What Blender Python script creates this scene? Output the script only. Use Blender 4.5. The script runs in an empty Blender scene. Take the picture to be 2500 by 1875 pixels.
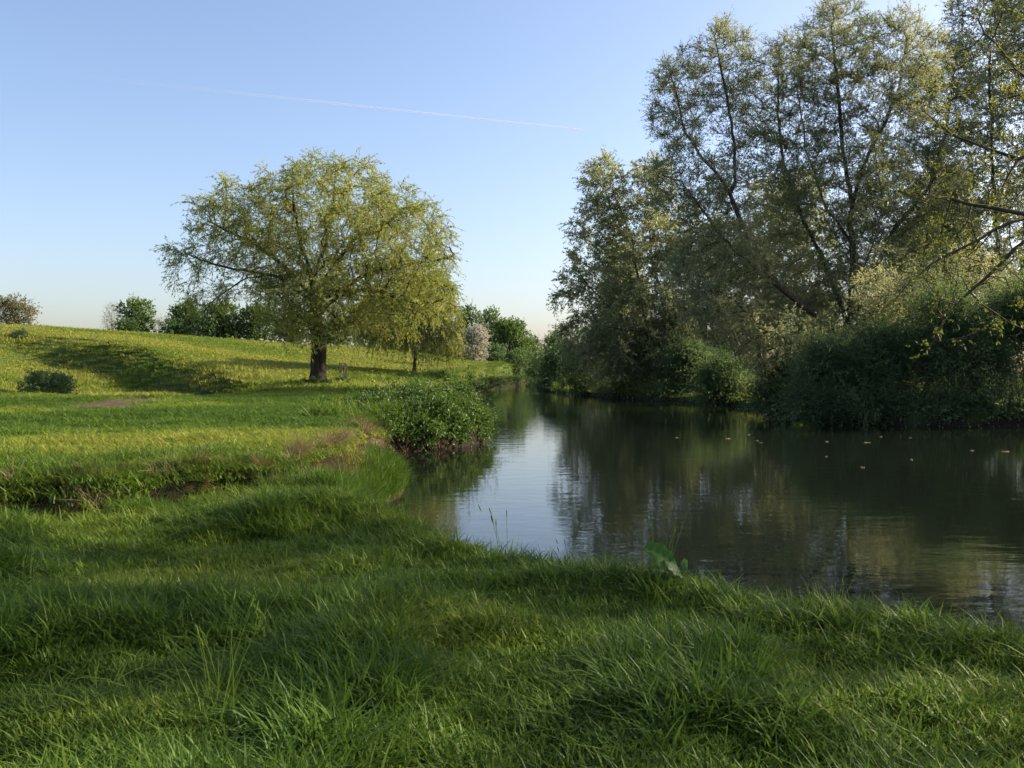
import bpy, math, random
import numpy as np
from mathutils import Vector

SC = bpy.context.scene
COL = SC.collection
R = math.radians

# ------------------------------------------------------------------ camera
F = 920.0                       # focal length in pixels of the 1024 px wide frame
HZ = 371.0                      # row of the horizon
CAMZ = 2.25
cam_d = bpy.data.cameras.new("camera")
cam = bpy.data.objects.new("camera", cam_d)
COL.objects.link(cam)
cam_d.sensor_width = 36.0
cam_d.lens = 36.0 * F / 1024.0
cam_d.clip_start = 0.05
cam_d.clip_end = 120000.0
cam.location = (0, 0, CAMZ)
cam.rotation_euler = (R(90) - math.atan((384 - HZ) / F), 0, 0)
SC.camera = cam

# ------------------------------------------------------------------ sky, sun, exposure
SUN_EL, SUN_AZ = 28.0, 73.0     # azimuth clockwise from the view direction (+Y)
world = bpy.data.worlds.new("World")
SC.world = world
world.use_nodes = True
wn = world.node_tree
wn.nodes.clear()
sky = wn.nodes.new("ShaderNodeTexSky")
sky.sky_type = 'NISHITA'
sky.sun_disc = False
sky.sun_elevation = R(SUN_EL)
sky.sun_rotation = R(SUN_AZ)
sky.air_density = 1.0
sky.dust_density = 2.1
sky.ozone_density = 3.0
sky.altitude = 50
bg = wn.nodes.new("ShaderNodeBackground")
bg.inputs['Strength'].default_value = 0.105
wo = wn.nodes.new("ShaderNodeOutputWorld")
wb = wn.nodes.new("ShaderNodeMix"); wb.data_type = 'RGBA'; wb.blend_type = 'MULTIPLY'; wb.inputs[0].default_value = 1.0
wb.inputs[7].default_value = (1.11, 1.01, 1.0, 1)      # camera white balance
wn.links.new(sky.outputs[0], wb.inputs[6])
wn.links.new(wb.outputs[2], bg.inputs[0])
wn.links.new(bg.outputs[0], wo.inputs[0])

sun_d = bpy.data.lights.new("sun", 'SUN')
sun_d.energy = 5.0
sun_d.angle = R(0.6)
sun_d.color = (1.0, 0.87, 0.66)
sun = bpy.data.objects.new("sun", sun_d)
COL.objects.link(sun)
SUNV = Vector((math.sin(R(SUN_AZ)) * math.cos(R(SUN_EL)), math.cos(R(SUN_AZ)) * math.cos(R(SUN_EL)), math.sin(R(SUN_EL))))
sun.rotation_euler = SUNV.to_track_quat('Z', 'Y').to_euler()
sun.location = (60, 0, 40)

SC.view_settings.view_transform = 'Standard'
SC.view_settings.look = 'None'
SC.view_settings.exposure = 1.25
SC.view_settings.gamma = 1.0
SC.render.engine = 'CYCLES'
SC.cycles.max_bounces = 4
SC.cycles.diffuse_bounces = 2
SC.cycles.glossy_bounces = 2
SC.cycles.transmission_bounces = 2
SC.cycles.transparent_max_bounces = 4

# ------------------------------------------------------------------ helpers
def at(px, py, d):
    """world point seen at pixel (px,py) of the 1024x768 frame, d metres away"""
    return np.array([(px - 512) / F * d, d, CAMZ - (py - HZ) / F * d])

def nrm(v):
    return v / np.maximum(np.linalg.norm(v, axis=-1, keepdims=True), 1e-9)

def hash2(ix, iy, seed):
    h = (ix.astype(np.int64) * 374761393 + iy.astype(np.int64) * 668265263 + seed * 974711) & 0xFFFFFFFF
    h = ((h ^ (h >> 13)) * 1274126177) & 0xFFFFFFFF
    h = (h ^ (h >> 16)) & 0xFFFFFFFF
    return h / 4294967295.0

def vnoise(x, y, s, seed=0):
    x = x / s; y = y / s
    ix = np.floor(x); iy = np.floor(y)
    fx = x - ix; fy = y - iy
    fx = fx * fx * (3 - 2 * fx); fy = fy * fy * (3 - 2 * fy)
    a = hash2(ix, iy, seed); b = hash2(ix + 1, iy, seed)
    c = hash2(ix, iy + 1, seed); d = hash2(ix + 1, iy + 1, seed)
    return (a * (1 - fx) + b * fx) * (1 - fy) + (c * (1 - fx) + d * fx) * fy

def fbm(x, y, s, seed=0, o=3):
    t = 0; a = 1.0; n = 0
    for k in range(o):
        t = t + a * vnoise(x + 17.3 * k, y - 9.1 * k, s / 2 ** k, seed + k); n += a; a *= 0.5
    return t / n

def sstep(a, b, x):
    t = np.clip((x - a) / (b - a), 0, 1)
    return t * t * (3 - 2 * t)

def quad_mesh(name, V, Q, mats, mat_idx=None, attrs=None, smooth=False):
    me = bpy.data.meshes.new(name)
    V = np.asarray(V, np.float32); Q = np.asarray(Q, np.int32)
    me.vertices.add(len(V)); me.vertices.foreach_set("co", V.ravel())
    me.loops.add(Q.size); me.loops.foreach_set("vertex_index", Q.ravel())
    me.polygons.add(len(Q))
    me.polygons.foreach_set("loop_start", np.arange(len(Q), dtype=np.int32) * 4)
    me.polygons.foreach_set("loop_total", np.full(len(Q), 4, np.int32))
    if mat_idx is not None:
        me.polygons.foreach_set("material_index", np.asarray(mat_idx, np.int32))
    sm = np.full(len(Q), smooth) if np.isscalar(smooth) else np.asarray(smooth)
    me.polygons.foreach_set("use_smooth", sm.astype(bool))
    for m in mats: me.materials.append(m)
    for k, v in (attrs or {}).items():
        a = me.attributes.new(k, 'FLOAT', 'POINT'); a.data.foreach_set("value", np.asarray(v, np.float32))
    me.update(calc_edges=True)
    return me

def link(name, me, parent=None):
    o = bpy.data.objects.new(name, me); COL.objects.link(o)
    if parent: o.parent = parent
    return o

def tag(o, label, cat, group=None):
    o['label'] = label; o['category'] = cat
    if group: o['group'] = group
    return o

def thing(name, loc, label, cat, group=None):
    o = bpy.data.objects.new(name, None); COL.objects.link(o)
    o.location = [float(c) for c in loc]; o.empty_display_size = 0.3
    return tag(o, label, cat, group)

def dup(root, loc, rz, sc, label, group=None):
    r = root.copy(); COL.objects.link(r)
    r.location = [float(c) for c in loc]; r.rotation_euler = (0, 0, rz); r.scale = sc
    r['label'] = label
    if group: r['group'] = group
    for ch in root.children:
        c = ch.copy(); COL.objects.link(c); c.parent = r
    return r

# ------------------------------------------------------------------ materials
def newmat(name):
    m = bpy.data.materials.new(name); m.use_nodes = True
    nt = m.node_tree; nt.nodes.clear()
    out = nt.nodes.new("ShaderNodeOutputMaterial")
    return m, nt, out

def node(nt, t, **kw):
    n = nt.nodes.new(t)
    for k, v in kw.items():
        if k in n.inputs.keys(): n.inputs[k].default_value = v
        else: setattr(n, k, v)
    return n

def ramp(nt, stops, fac=None):
    r = nt.nodes.new("ShaderNodeValToRGB")
    e = r.color_ramp.elements
    while len(e) < len(stops): e.new(0.5)
    for k, (p, c) in enumerate(stops):
        e[k].position = p; e[k].color = (*c, 1)
    if fac is not None: nt.links.new(fac, r.inputs[0])
    return r

def leaf_mat(name, stops, trans=0.4, rough=0.5, spec=0.3, tint='tint', kind='GEOMETRY'):
    m, nt, out = newmat(name)
    a = node(nt, "ShaderNodeAttribute"); a.attribute_name = tint; a.attribute_type = kind
    r = ramp(nt, stops, a.outputs['Fac'])
    p = node(nt, "ShaderNodeBsdfPrincipled")
    p.inputs['Roughness'].default_value = rough
    p.inputs['Specular IOR Level'].default_value = spec
    nt.links.new(r.outputs[0], p.inputs['Base Color'])
    t = node(nt, "ShaderNodeBsdfTranslucent")
    hs = node(nt, "ShaderNodeHueSaturation")
    hs.inputs['Hue'].default_value = 0.485; hs.inputs['Saturation'].default_value = 1.15; hs.inputs['Value'].default_value = 1.25
    nt.links.new(r.outputs[0], hs.inputs['Color']); nt.links.new(hs.outputs[0], t.inputs[0])
    mx = node(nt, "ShaderNodeMixShader"); mx.inputs[0].default_value = trans
    nt.links.new(p.outputs[0], mx.inputs[1]); nt.links.new(t.outputs[0], mx.inputs[2])
    nt.links.new(mx.outputs[0], out.inputs[0])
    return m

def bark_mat(name, c1, c2, scale=6.0, bump=0.6):
    m, nt, out = newmat(name)
    tc = node(nt, "ShaderNodeTexCoord"); mp = node(nt, "ShaderNodeMapping")
    mp.inputs['Scale'].default_value = (1, 1, 0.22)
    nt.links.new(tc.outputs['Object'], mp.inputs[0])
    n = node(nt, "ShaderNodeTexNoise"); n.inputs['Scale'].default_value = scale; n.inputs['Detail'].default_value = 6
    n.inputs['Roughness'].default_value = 0.65
    nt.links.new(mp.outputs[0], n.inputs['Vector'])
    r = ramp(nt, [(0.3, c1), (0.7, c2)], n.outputs['Fac'])
    p = node(nt, "ShaderNodeBsdfPrincipled"); p.inputs['Roughness'].default_value = 0.9
    p.inputs['Specular IOR Level'].default_value = 0.15
    nt.links.new(r.outputs[0], p.inputs['Base Color'])
    b = node(nt, "ShaderNodeBump"); b.inputs['Strength'].default_value = bump; b.inputs['Distance'].default_value = 0.06
    nt.links.new(n.outputs['Fac'], b.inputs['Height']); nt.links.new(b.outputs[0], p.inputs['Normal'])
    nt.links.new(p.outputs[0], out.inputs[0])
    return m

M = {}
M['bark'] = bark_mat('bark', (0.016, 0.012, 0.009), (0.070, 0.052, 0.038))
M['bark_grey'] = bark_mat('grey_bark', (0.05, 0.042, 0.03), (0.20, 0.17, 0.125))
M['bark_dark'] = bark_mat('dark_bark', (0.028, 0.023, 0.016), (0.12, 0.098, 0.066))
M['willow_leaf'] = leaf_mat('willow_leaf', [(0, (0.165, 0.212, 0.055)), (0.5, (0.285, 0.32, 0.09)), (1, (0.41, 0.415, 0.135))], 0.5)
M['bank_willow_leaf'] = leaf_mat('bank_willow_leaf', [(0, (0.15, 0.18, 0.088)), (0.55, (0.26, 0.29, 0.145)), (1, (0.38, 0.385, 0.20))], 0.55)
M['near_leaf'] = leaf_mat('near_leaf', [(0, (0.06, 0.08, 0.02)), (0.6, (0.115, 0.14, 0.032)), (1, (0.21, 0.21, 0.06))], 0.5)
M['field_leaf'] = leaf_mat('field_leaf', [(0, (0.045, 0.085, 0.022)), (0.5, (0.085, 0.15, 0.034)), (1, (0.14, 0.21, 0.05))], 0.35)
M['bush_leaf'] = leaf_mat('bush_leaf', [(0, (0.06, 0.11, 0.042)), (0.6, (0.115, 0.185, 0.070)), (1, (0.20, 0.26, 0.10))], 0.5)
M['nettle_leaf'] = leaf_mat('nettle_leaf', [(0, (0.035, 0.075, 0.016)), (0.6, (0.075, 0.135, 0.03)), (1, (0.17, 0.23, 0.06))], 0.35)
M['blossom'] = leaf_mat('blossom', [(0, (0.13, 0.16, 0.06)), (0.4, (0.34, 0.33, 0.25)), (1, (0.60, 0.57, 0.49))], 0.3)
M['brown_leaf'] = leaf_mat('brown_leaf', [(0, (0.08, 0.09, 0.04)), (0.5, (0.16, 0.155, 0.075)), (1, (0.24, 0.21, 0.11))], 0.35)
M['dock_leaf'] = leaf_mat('dock_leaf', [(0, (0.035, 0.10, 0.014)), (0.5, (0.06, 0.145, 0.02)), (1, (0.15, 0.23, 0.06))], 0.4, 0.45, 0.25)
M['red_stem'] = leaf_mat('red_stem', [(0, (0.07, 0.03, 0.018)), (1, (0.22, 0.10, 0.05))], 0.1)
M['dry_straw'] = leaf_mat('dry_straw', [(0, (0.07, 0.046, 0.024)), (0.6, (0.16, 0.115, 0.05)), (1, (0.28, 0.225, 0.10))], 0.3)

# ------------------------------------------------------------------ river outline (waterline, metres)
LEFT = [(60, 330), (30, 262), (14, 228), (6, 200), (-1.0, 160), (-4.3, 119), (-5.2, 90), (-5.0, 62), (-4.2, 44), (-2.6, 35), (-1.0, 31.2), (-0.75, 29.6),
        (-1.4, 27.2), (-3.2, 25.2), (-3.75, 23.5), (-3.3, 20.6), (-2.35, 18.3), (-1.95, 16.6), (-2.2, 15.2), (-2.25, 13.6), (-1.75, 11.4), (-1.0, 9.7),
        (-0.35, 8.9), (0.35, 8.2), (1.1, 7.65), (1.8, 7.0), (2.35, 6.5), (2.85, 5.9), (3.3, 5.5), (4.0, 5.25), (5.0, 5.4), (6.6, 6.3), (8.6, 8.5), (11, 11.5), (14, 15), (19, 18), (28, 19), (60, 20)]
RIGHT = [(60, 44), (34, 37.5), (20.5, 36.4), (13.8, 38.2), (14.2, 46), (14.9, 57), (13.3, 64), (9.6, 72), (7.0, 84), (3.9, 103), (3.2, 128), (5.6, 155), (12, 195), (24, 232), (40, 255), (70, 310)]
RIVER = np.array(LEFT + RIGHT[::1], float)

def smooth_poly(P, closed, it=2):
    P = np.asarray(P, float)
    for _ in range(it):
        A = P if closed else P[:-1]
        B = np.roll(P, -1, 0) if closed else P[1:]
        Q = np.empty((2 * len(A), 2)); Q[0::2] = A * .75 + B * .25; Q[1::2] = A * .25 + B * .75
        P = Q if closed else np.vstack([P[:1], Q, P[-1:]])
    return P
RIVER = smooth_poly(RIVER, True, 1)

def seg_dist(X, Y, P, closed):
    """distance to polyline, plus side (cross product sign) of nearest segment"""
    A = P if closed else P[:-1]
    B = np.roll(P, -1, 0) if closed else P[1:]
    best = np.full(X.shape, 1e18); side = np.zeros(X.shape)
    for a, b in zip(A, B):
        d = b - a; L = d @ d + 1e-12
        t = np.clip(((X - a[0]) * d[0] + (Y - a[1]) * d[1]) / L, 0, 1)
        ex = X - a[0] - t * d[0]; ey = Y - a[1] - t * d[1]
        dd = ex * ex + ey * ey
        m = dd < best
        best[m] = dd[m]
        side[m] = (d[0] * (Y - a[1]) - d[1] * (X - a[0]))[m]
    return np.sqrt(best), side

def inside(X, Y, P):
    c = np.zeros(X.shape, bool)
    for a, b in zip(P, np.roll(P, -1, 0)):
        if a[1] == b[1]: continue
        m = ((a[1] > Y) != (b[1] > Y)) & (X < (b[0] - a[0]) * (Y - a[1]) / (b[1] - a[1]) + a[0])
        c ^= m
    return c

# land levels at measured spots -> thin plate spline
CTL = [(-3, 17, 1.08), (-3, 12, 1.06), (-8, 12, 1.02), (-14, 12, 1.0), (-6, 20, 1.1), (-15, 20, 1.1), (-12, 30, 1.15), (-5, 30, 1.1), (-22, 30, 1.3),
       (-8, 45, 1.25), (-5, 45, 1.05), (-20, 45, 1.4), (-30, 45, 1.6), (-6, 60, 1.25), (-11.4, 54, 1.5), (-8, 75, 2.1), (-6, 90, 1.5),
       (-5, 110, 1.35), (-3, 140, 1.5), (4, 205, 1.7), (-40, 20, 1.4), (-60, 40, 2.4), (-20, 0, 0.9),
       (-36, 65, 3.1), (-42, 75, 4.4), (-29, 52, 1.6), (-30.5, 79, 4.4), (-26, 73, 3.5), (-36, 83, 5.0), (-21, 67, 2.65), (-16.4, 60.5, 1.9), (-30.5, 90, 4.35), (-19.3, 80, 2.85), (-12.8, 105, 3.2), (-8.3, 100, 2.5),
       (-53, 95, 6.9), (-44, 98, 6.35), (-34.8, 105, 5.9), (-27, 110, 5.25), (-10.3, 130, 4.25), (-6, 150, 3.6), (4, 190, 2.35),
       (-53, 118, 7.0), (-35, 130, 6.0), (-15, 150, 4.6), (-4, 180, 3.4), (-80, 90, 7.2), (-90, 140, 7.4), (-60, 200, 6.8), (-20, 260, 4.6), (20, 280, 2.4),
       (0, 0, 0.9), (10, 0, 0.9), (25, 5, 0.9), (40, 15, 1), (30, 45, 0.9), (25, 60, 0.95), (45, 90, 1.1), (18, 75, 0.9), (14, 120, 0.95), (30, 200, 1.3), (70, 60, 1.1), (80, 150, 1.5), (0, -30, 1.0), (40, -30, 1.0), (-40, -30, 1.2)]
CTL = np.array(CTL, float)
def _tps(r2): return np.where(r2 > 0, 0.5 * r2 * np.log(np.maximum(r2, 1e-12)), 0)
_n = len(CTL)
_xy = CTL[:, :2] / 50.0
_K = _tps(((_xy[:, None] - _xy[None]) ** 2).sum(-1)) + np.eye(_n) * 0.002
_P = np.hstack([np.ones((_n, 1)), _xy])
_A = np.zeros((_n + 3, _n + 3)); _A[:_n, :_n] = _K; _A[:_n, _n:] = _P; _A[_n:, :_n] = _P.T
_w = np.linalg.solve(_A, np.concatenate([CTL[:, 2], np.zeros(3)]))
EDGE = smooth_poly(np.array([(-12, 53.5), (-16.4, 60), (-21, 66), (-26, 72), (-30.5, 78), (-36, 82), (-42, 84.5), (-49, 86)]), False, 2)
def land(X, Y):
    # clamp far positions so the spline stays flat towards the horizon
    xc = np.clip(X, -85, 75) / 50.0; yc = np.clip(Y, -25, 260) / 50.0
    z = _w[_n] + _w[_n + 1] * xc + _w[_n + 2] * yc
    for k in range(_n):
        z = z + _w[k] * _tps((xc - _xy[k, 0]) ** 2 + (yc - _xy[k, 1]) ** 2)
    ed, sd = seg_dist(X, Y, EDGE, False)
    ed = np.where(sd > 0, ed, -ed)              # positive on the low side of the brow
    along = sstep(-12, -21, X) * sstep(-49, -39, X)
    return z - (0.7 + 1.75 * along) * sstep(-11.6, -14, X) * sstep(-50, -42, X) * sstep(-.2, 3.8, ed) * sstep(20, 5, ed)

SCARP = smooth_poly(np.array([(-60, 7.5), (-14, 8.6), (-8, 9.3), (-5.4, 10.1), (-4.3, 10.5), (-3.6, 11.6), (-3.0, 11.8), (-2.85, 13.0), (-2.95, 14.1), (-2.5, 15.2), (-2.75, 16.6), (-2.5, 18.2), (-3.0, 19.2), (-3.2, 21)]), False, 1)
RUT = np.array([(-12.5, 20.5), (-10.5, 21.6), (-8.6, 21.4), (-7.2, 22.0), (-5.6, 21.6)])
PATH = smooth_poly(np.array([(-40, 21), (-22, 23), (-14.0, 25), (-13.2, 30), (-14.2, 37), (-15.2, 44), (-12.5, 50.5), (-9.6, 56), (-8.6, 63), (-7.2, 70), (-6.8, 76), (-6.5, 90)]), False, 2)

def terrain(X, Y):
    """height, soil 0..1, near-platform mask, distance to water"""
    L = land(X, Y)
    dr, _ = seg_dist(X, Y, RIVER, True)
    wig = (fbm(X, Y, 1.3, 5, 2) - .5) * np.clip(Y / 60 + .25, .25, 1.2)
    s = np.where(inside(X, Y, RIVER), -dr, dr) + wig * 0.5
    ds, side = seg_dist(X, Y, SCARP, False)
    upper = np.where(side > 0, ds, -ds) + (fbm(X, Y, 0.9, 21, 3) - .5) * 0.75
    upper = np.where(Y > 24, 5.0, upper)
    upper = np.where((X > 4) & (Y > -5), np.minimum(upper, -3), upper)
    low = 0.67 + 0.10 * (fbm(X, Y, 2.2, 8, 3) - .5) * 2
    low = low + 0.05 * np.clip((4.5 - Y) / 4, 0, 1)
    low = low + 0.20 * np.exp(-(((X + 2.1) / 1.5) ** 2 + ((Y - 9.3) / .75) ** 2))      # the hump before the gully
    low = low - 0.10 * sstep(-.9, -.15, upper) * (X < -2.2)
    brk = sstep(.42, .62, fbm(X, Y, 1.7, 55, 2)) * .3      # where the step has slumped to a ramp
    U = sstep(-0.02 - .5 * brk, 0.16 + .35 * brk, upper)
    # an undercut step: a small ledge lies at the foot of the cut
    Lz = low * (1 - U) + np.maximum(L, low) * U
    bumps = (fbm(X, Y, 0.6, 31, 3) - .5) * 0.24 * sstep(60, 4, np.abs(Y)) + (fbm(X, Y, 6, 41, 2) - .5) * 0.22 * sstep(5, 25, Y)
    rt, _ = seg_dist(X, Y, RUT, False)
    Lz = Lz + bumps - 0.16 * np.exp(-(rt / 0.28) ** 2)
    bw = np.where(Y < 10, 0.75, 0.55)
    bank = np.clip(s / bw, 0, 1) ** 0.55
    z = np.where(s > 0, 0.02 + (Lz - 0.02) * bank, np.maximum(-1.1, s * 0.55))
    soil = np.exp(-((upper - 0.05) / 0.16) ** 2) * (Y < 22) * (X < 3) * (1 - brk)
    soil = np.maximum(soil, np.where(s < 0.22, 1.0, 0))
    soil = np.maximum(soil, 0.6 * np.exp(-(rt / 0.3) ** 2))
    pd, _ = seg_dist(X, Y, PATH, False)
    n = fbm(X, Y, 1.6, 77, 3)
    pw = 1.0 + 2.2 * sstep(36, 24, Y)
    path = np.clip(1.6 - 1.2 * pd / pw, 0, 1) * sstep(0.28, 0.5, n + 0.12 * sstep(1.2, 0, pd))
    # bare ground round the far willow and the guard
    path = np.maximum(path, 0.9 * np.exp(-(((X + 8.2) / 2.4) ** 2 + ((Y - 72) / 4.5) ** 2)) * sstep(.35, .6, n))
    # a muddy hollow at the left edge of the foreground
    mud = np.exp(-(((X + 2.6) / 0.42) ** 2 + ((Y - 4.65) / 0.16) ** 2))
    z = z - 0.10 * mud
    soil = np.maximum(soil, np.clip(1.6 * mud, 0, 1) * sstep(.3, .5, fbm(X, Y, .25, 9, 2)))
    return z, soil, path, s, upper

def stretch(lo, hi, dense, step, growth):
    """coordinates: fixed step in the dense band, growing steps outside"""
    a = [dense[0]]
    while a[-1] < dense[1]: a.append(a[-1] + step)
    st = step
    while a[-1] < hi: st = min(st * growth, 900); a.append(a[-1] + st)
    b = [dense[0]]; st = step
    while b[-1] > lo: st = min(st * growth, 900); b.append(b[-1] - st)
    return np.array(b[:0:-1] + a)
gx = stretch(-7000, 7000, (-6.5, 4.5), 0.055, 1.05)
gy = stretch(-400, 9000, (2.5, 20), 0.055, 1.022)
GX, GY = np.meshgrid(gx, gy)
TZ, TS, TP, TD, TU = terrain(GX, GY)
nxg, nyg = len(gx), len(gy)
V = np.stack([GX.ravel(), GY.ravel(), TZ.ravel()], 1)
ii = np.arange(nxg * nyg).reshape(nyg, nxg)
Q = np.stack([ii[:-1, :-1].ravel(), ii[:-1, 1:].ravel(), ii[1:, 1:].ravel(), ii[1:, :-1].ravel()], 1)

def ground_mat():
    m, nt, out = newmat('meadow_ground')
    tc = node(nt, "ShaderNodeTexCoord")
    n1 = node(nt, "ShaderNodeTexNoise"); n1.inputs['Scale'].default_value = 0.16; n1.inputs['Detail'].default_value = 5
    n2 = node(nt, "ShaderNodeTexNoise"); n2.inputs['Scale'].default_value = 2.6; n2.inputs['Detail'].default_value = 8; n2.inputs['Roughness'].default_value = .7
    n3 = node(nt, "ShaderNodeTexNoise"); n3.inputs['Scale'].default_value = 14; n3.inputs['Detail'].default_value = 5
    for n in (n1, n2, n3): nt.links.new(tc.outputs['Object'], n.inputs['Vector'])
    g = ramp(nt, [(0.25, (0.030, 0.050, 0.010)), (0.5, (0.055, 0.088, 0.016)), (0.75, (0.095, 0.125, 0.024))], n1.outputs['Fac'])
    g2 = ramp(nt, [(0.3, (0.55, 0.55, 0.55)), (0.7, (1.25, 1.25, 1.2))], n2.outputs['Fac'])
    mu = node(nt, "ShaderNodeMix"); mu.data_type = 'RGBA'; mu.blend_type = 'MULTIPLY'; mu.inputs[0].default_value = 1
    nt.links.new(g.outputs[0], mu.inputs[6]); nt.links.new(g2.outputs[0], mu.inputs[7])
    so = ramp(nt, [(0.3, (0.009, 0.0065, 0.0045)), (0.7, (0.034, 0.025, 0.016))], n3.outputs['Fac'])
    pa = ramp(nt, [(0.3, (0.05, 0.036, 0.02)), (0.7, (0.12, 0.088, 0.05))], n2.outputs['Fac'])
    a1 = node(nt, "ShaderNodeAttribute"); a1.attribute_name = 'soil'
    a2 = node(nt, "ShaderNodeAttribute"); a2.attribute_name = 'path'
    m1 = node(nt, "ShaderNodeMix"); m1.data_type = 'RGBA'
    nt.links.new(a2.outputs['Fac'], m1.inputs[0]); nt.links.new(mu.outputs[2], m1.inputs[6]); nt.links.new(pa.outputs[0], m1.inputs[7])
    m2 = node(nt, "ShaderNodeMix"); m2.data_type = 'RGBA'
    nt.links.new(a1.outputs['Fac'], m2.inputs[0]); nt.links.new(m1.outputs[2], m2.inputs[6]); nt.links.new(so.outputs[0], m2.inputs[7])
    p = node(nt, "ShaderNodeBsdfPrincipled"); p.inputs['Roughness'].default_value = 0.95; p.inputs['Specular IOR Level'].default_value = 0.1
    nt.links.new(m2.outputs[2], p.inputs['Base Color'])
    b = node(nt, "ShaderNodeBump"); b.inputs['Strength'].default_value = 0.8; b.inputs['Distance'].default_value = 0.12
    nt.links.new(n2.outputs['Fac'], b.inputs['Height'])
    b2 = node(nt, "ShaderNodeBump"); b2.inputs['Strength'].default_value = 0.6; b2.inputs['Distance'].default_value = 0.03
    nt.links.new(n3.outputs['Fac'], b2.inputs['Height']); nt.links.new(b.outputs[0], b2.inputs['Normal'])
    nt.links.new(b2.outputs[0], p.inputs['Normal']); nt.links.new(p.outputs[0], out.inputs[0])
    return m
g = link('ground', quad_mesh('ground', V, Q, [ground_mat()], attrs={'soil': TS.ravel(), 'path': TP.ravel()}, smooth=True))
g['kind'] = 'structure'

def ground_z(x, y):
    x = np.atleast_1d(np.asarray(x, float)); y = np.atleast_1d(np.asarray(y, float))
    return terrain(x, y)[0]

# ------------------------------------------------------------------ water
def water_mat():
    m, nt, out = newmat('river_water')
    tc = node(nt, "ShaderNodeTexCoord")
    def nz(scale, det, sc=(1, 1, 1), rough=.5):
        mp = node(nt, "ShaderNodeMapping"); mp.inputs['Scale'].default_value = sc
        n = node(nt, "ShaderNodeTexNoise"); n.inputs['Scale'].default_value = scale; n.inputs['Detail'].default_value = det
        n.inputs['Roughness'].default_value = rough
        nt.links.new(tc.outputs['Object'], mp.inputs[0]); nt.links.new(mp.outputs[0], n.inputs['Vector'])
        return n
    n1 = nz(2.2, 3, (0.55, 1.0, 1)); n2 = nz(9.0, 2, (0.5, 1, 1)); n3 = nz(0.11, 3, (.6, 1, 1))
    # breeze: patches where the small ripples are stronger
    br = ramp(nt, [(0.42, (.25, .25, .25)), (0.66, (1, 1, 1))], n3.outputs['Fac'])
    b1 = node(nt, "ShaderNodeBump"); b1.inputs['Strength'].default_value = 0.10; b1.inputs['Distance'].default_value = 0.05
    nt.links.new(n1.outputs['Fac'], b1.inputs['Height'])
    ml = node(nt, "ShaderNodeMath"); ml.operation = 'MULTIPLY'
    nt.links.new(n2.outputs['Fac'], ml.inputs[0]); nt.links.new(br.outputs[0], ml.inputs[1])
    b2 = node(nt, "ShaderNodeBump"); b2.inputs['Strength'].default_value = 0.14; b2.inputs['Distance'].default_value = 0.012
    nt.links.new(ml.outputs[0], b2.inputs['Height']); nt.links.new(b1.outputs[0], b2.inputs['Normal'])
    p = node(nt, "ShaderNodeBsdfPrincipled")
    p.inputs['Base Color'].default_value = (0.007, 0.010, 0.0065, 1)
    p.inputs['Roughness'].default_value = 0.03; p.inputs['IOR'].default_value = 1.33
    nt.links.new(b2.outputs[0], p.inputs['Normal']); nt.links.new(p.outputs[0], out.inputs[0])
    return m
w = link('water', quad_mesh('water', [(-12, 3, 0), (75, 3, 0), (75, 340, 0), (-12, 340, 0)], [(0, 1, 2, 3)], [water_mat()]))
w['kind'] = 'structure'

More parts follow.
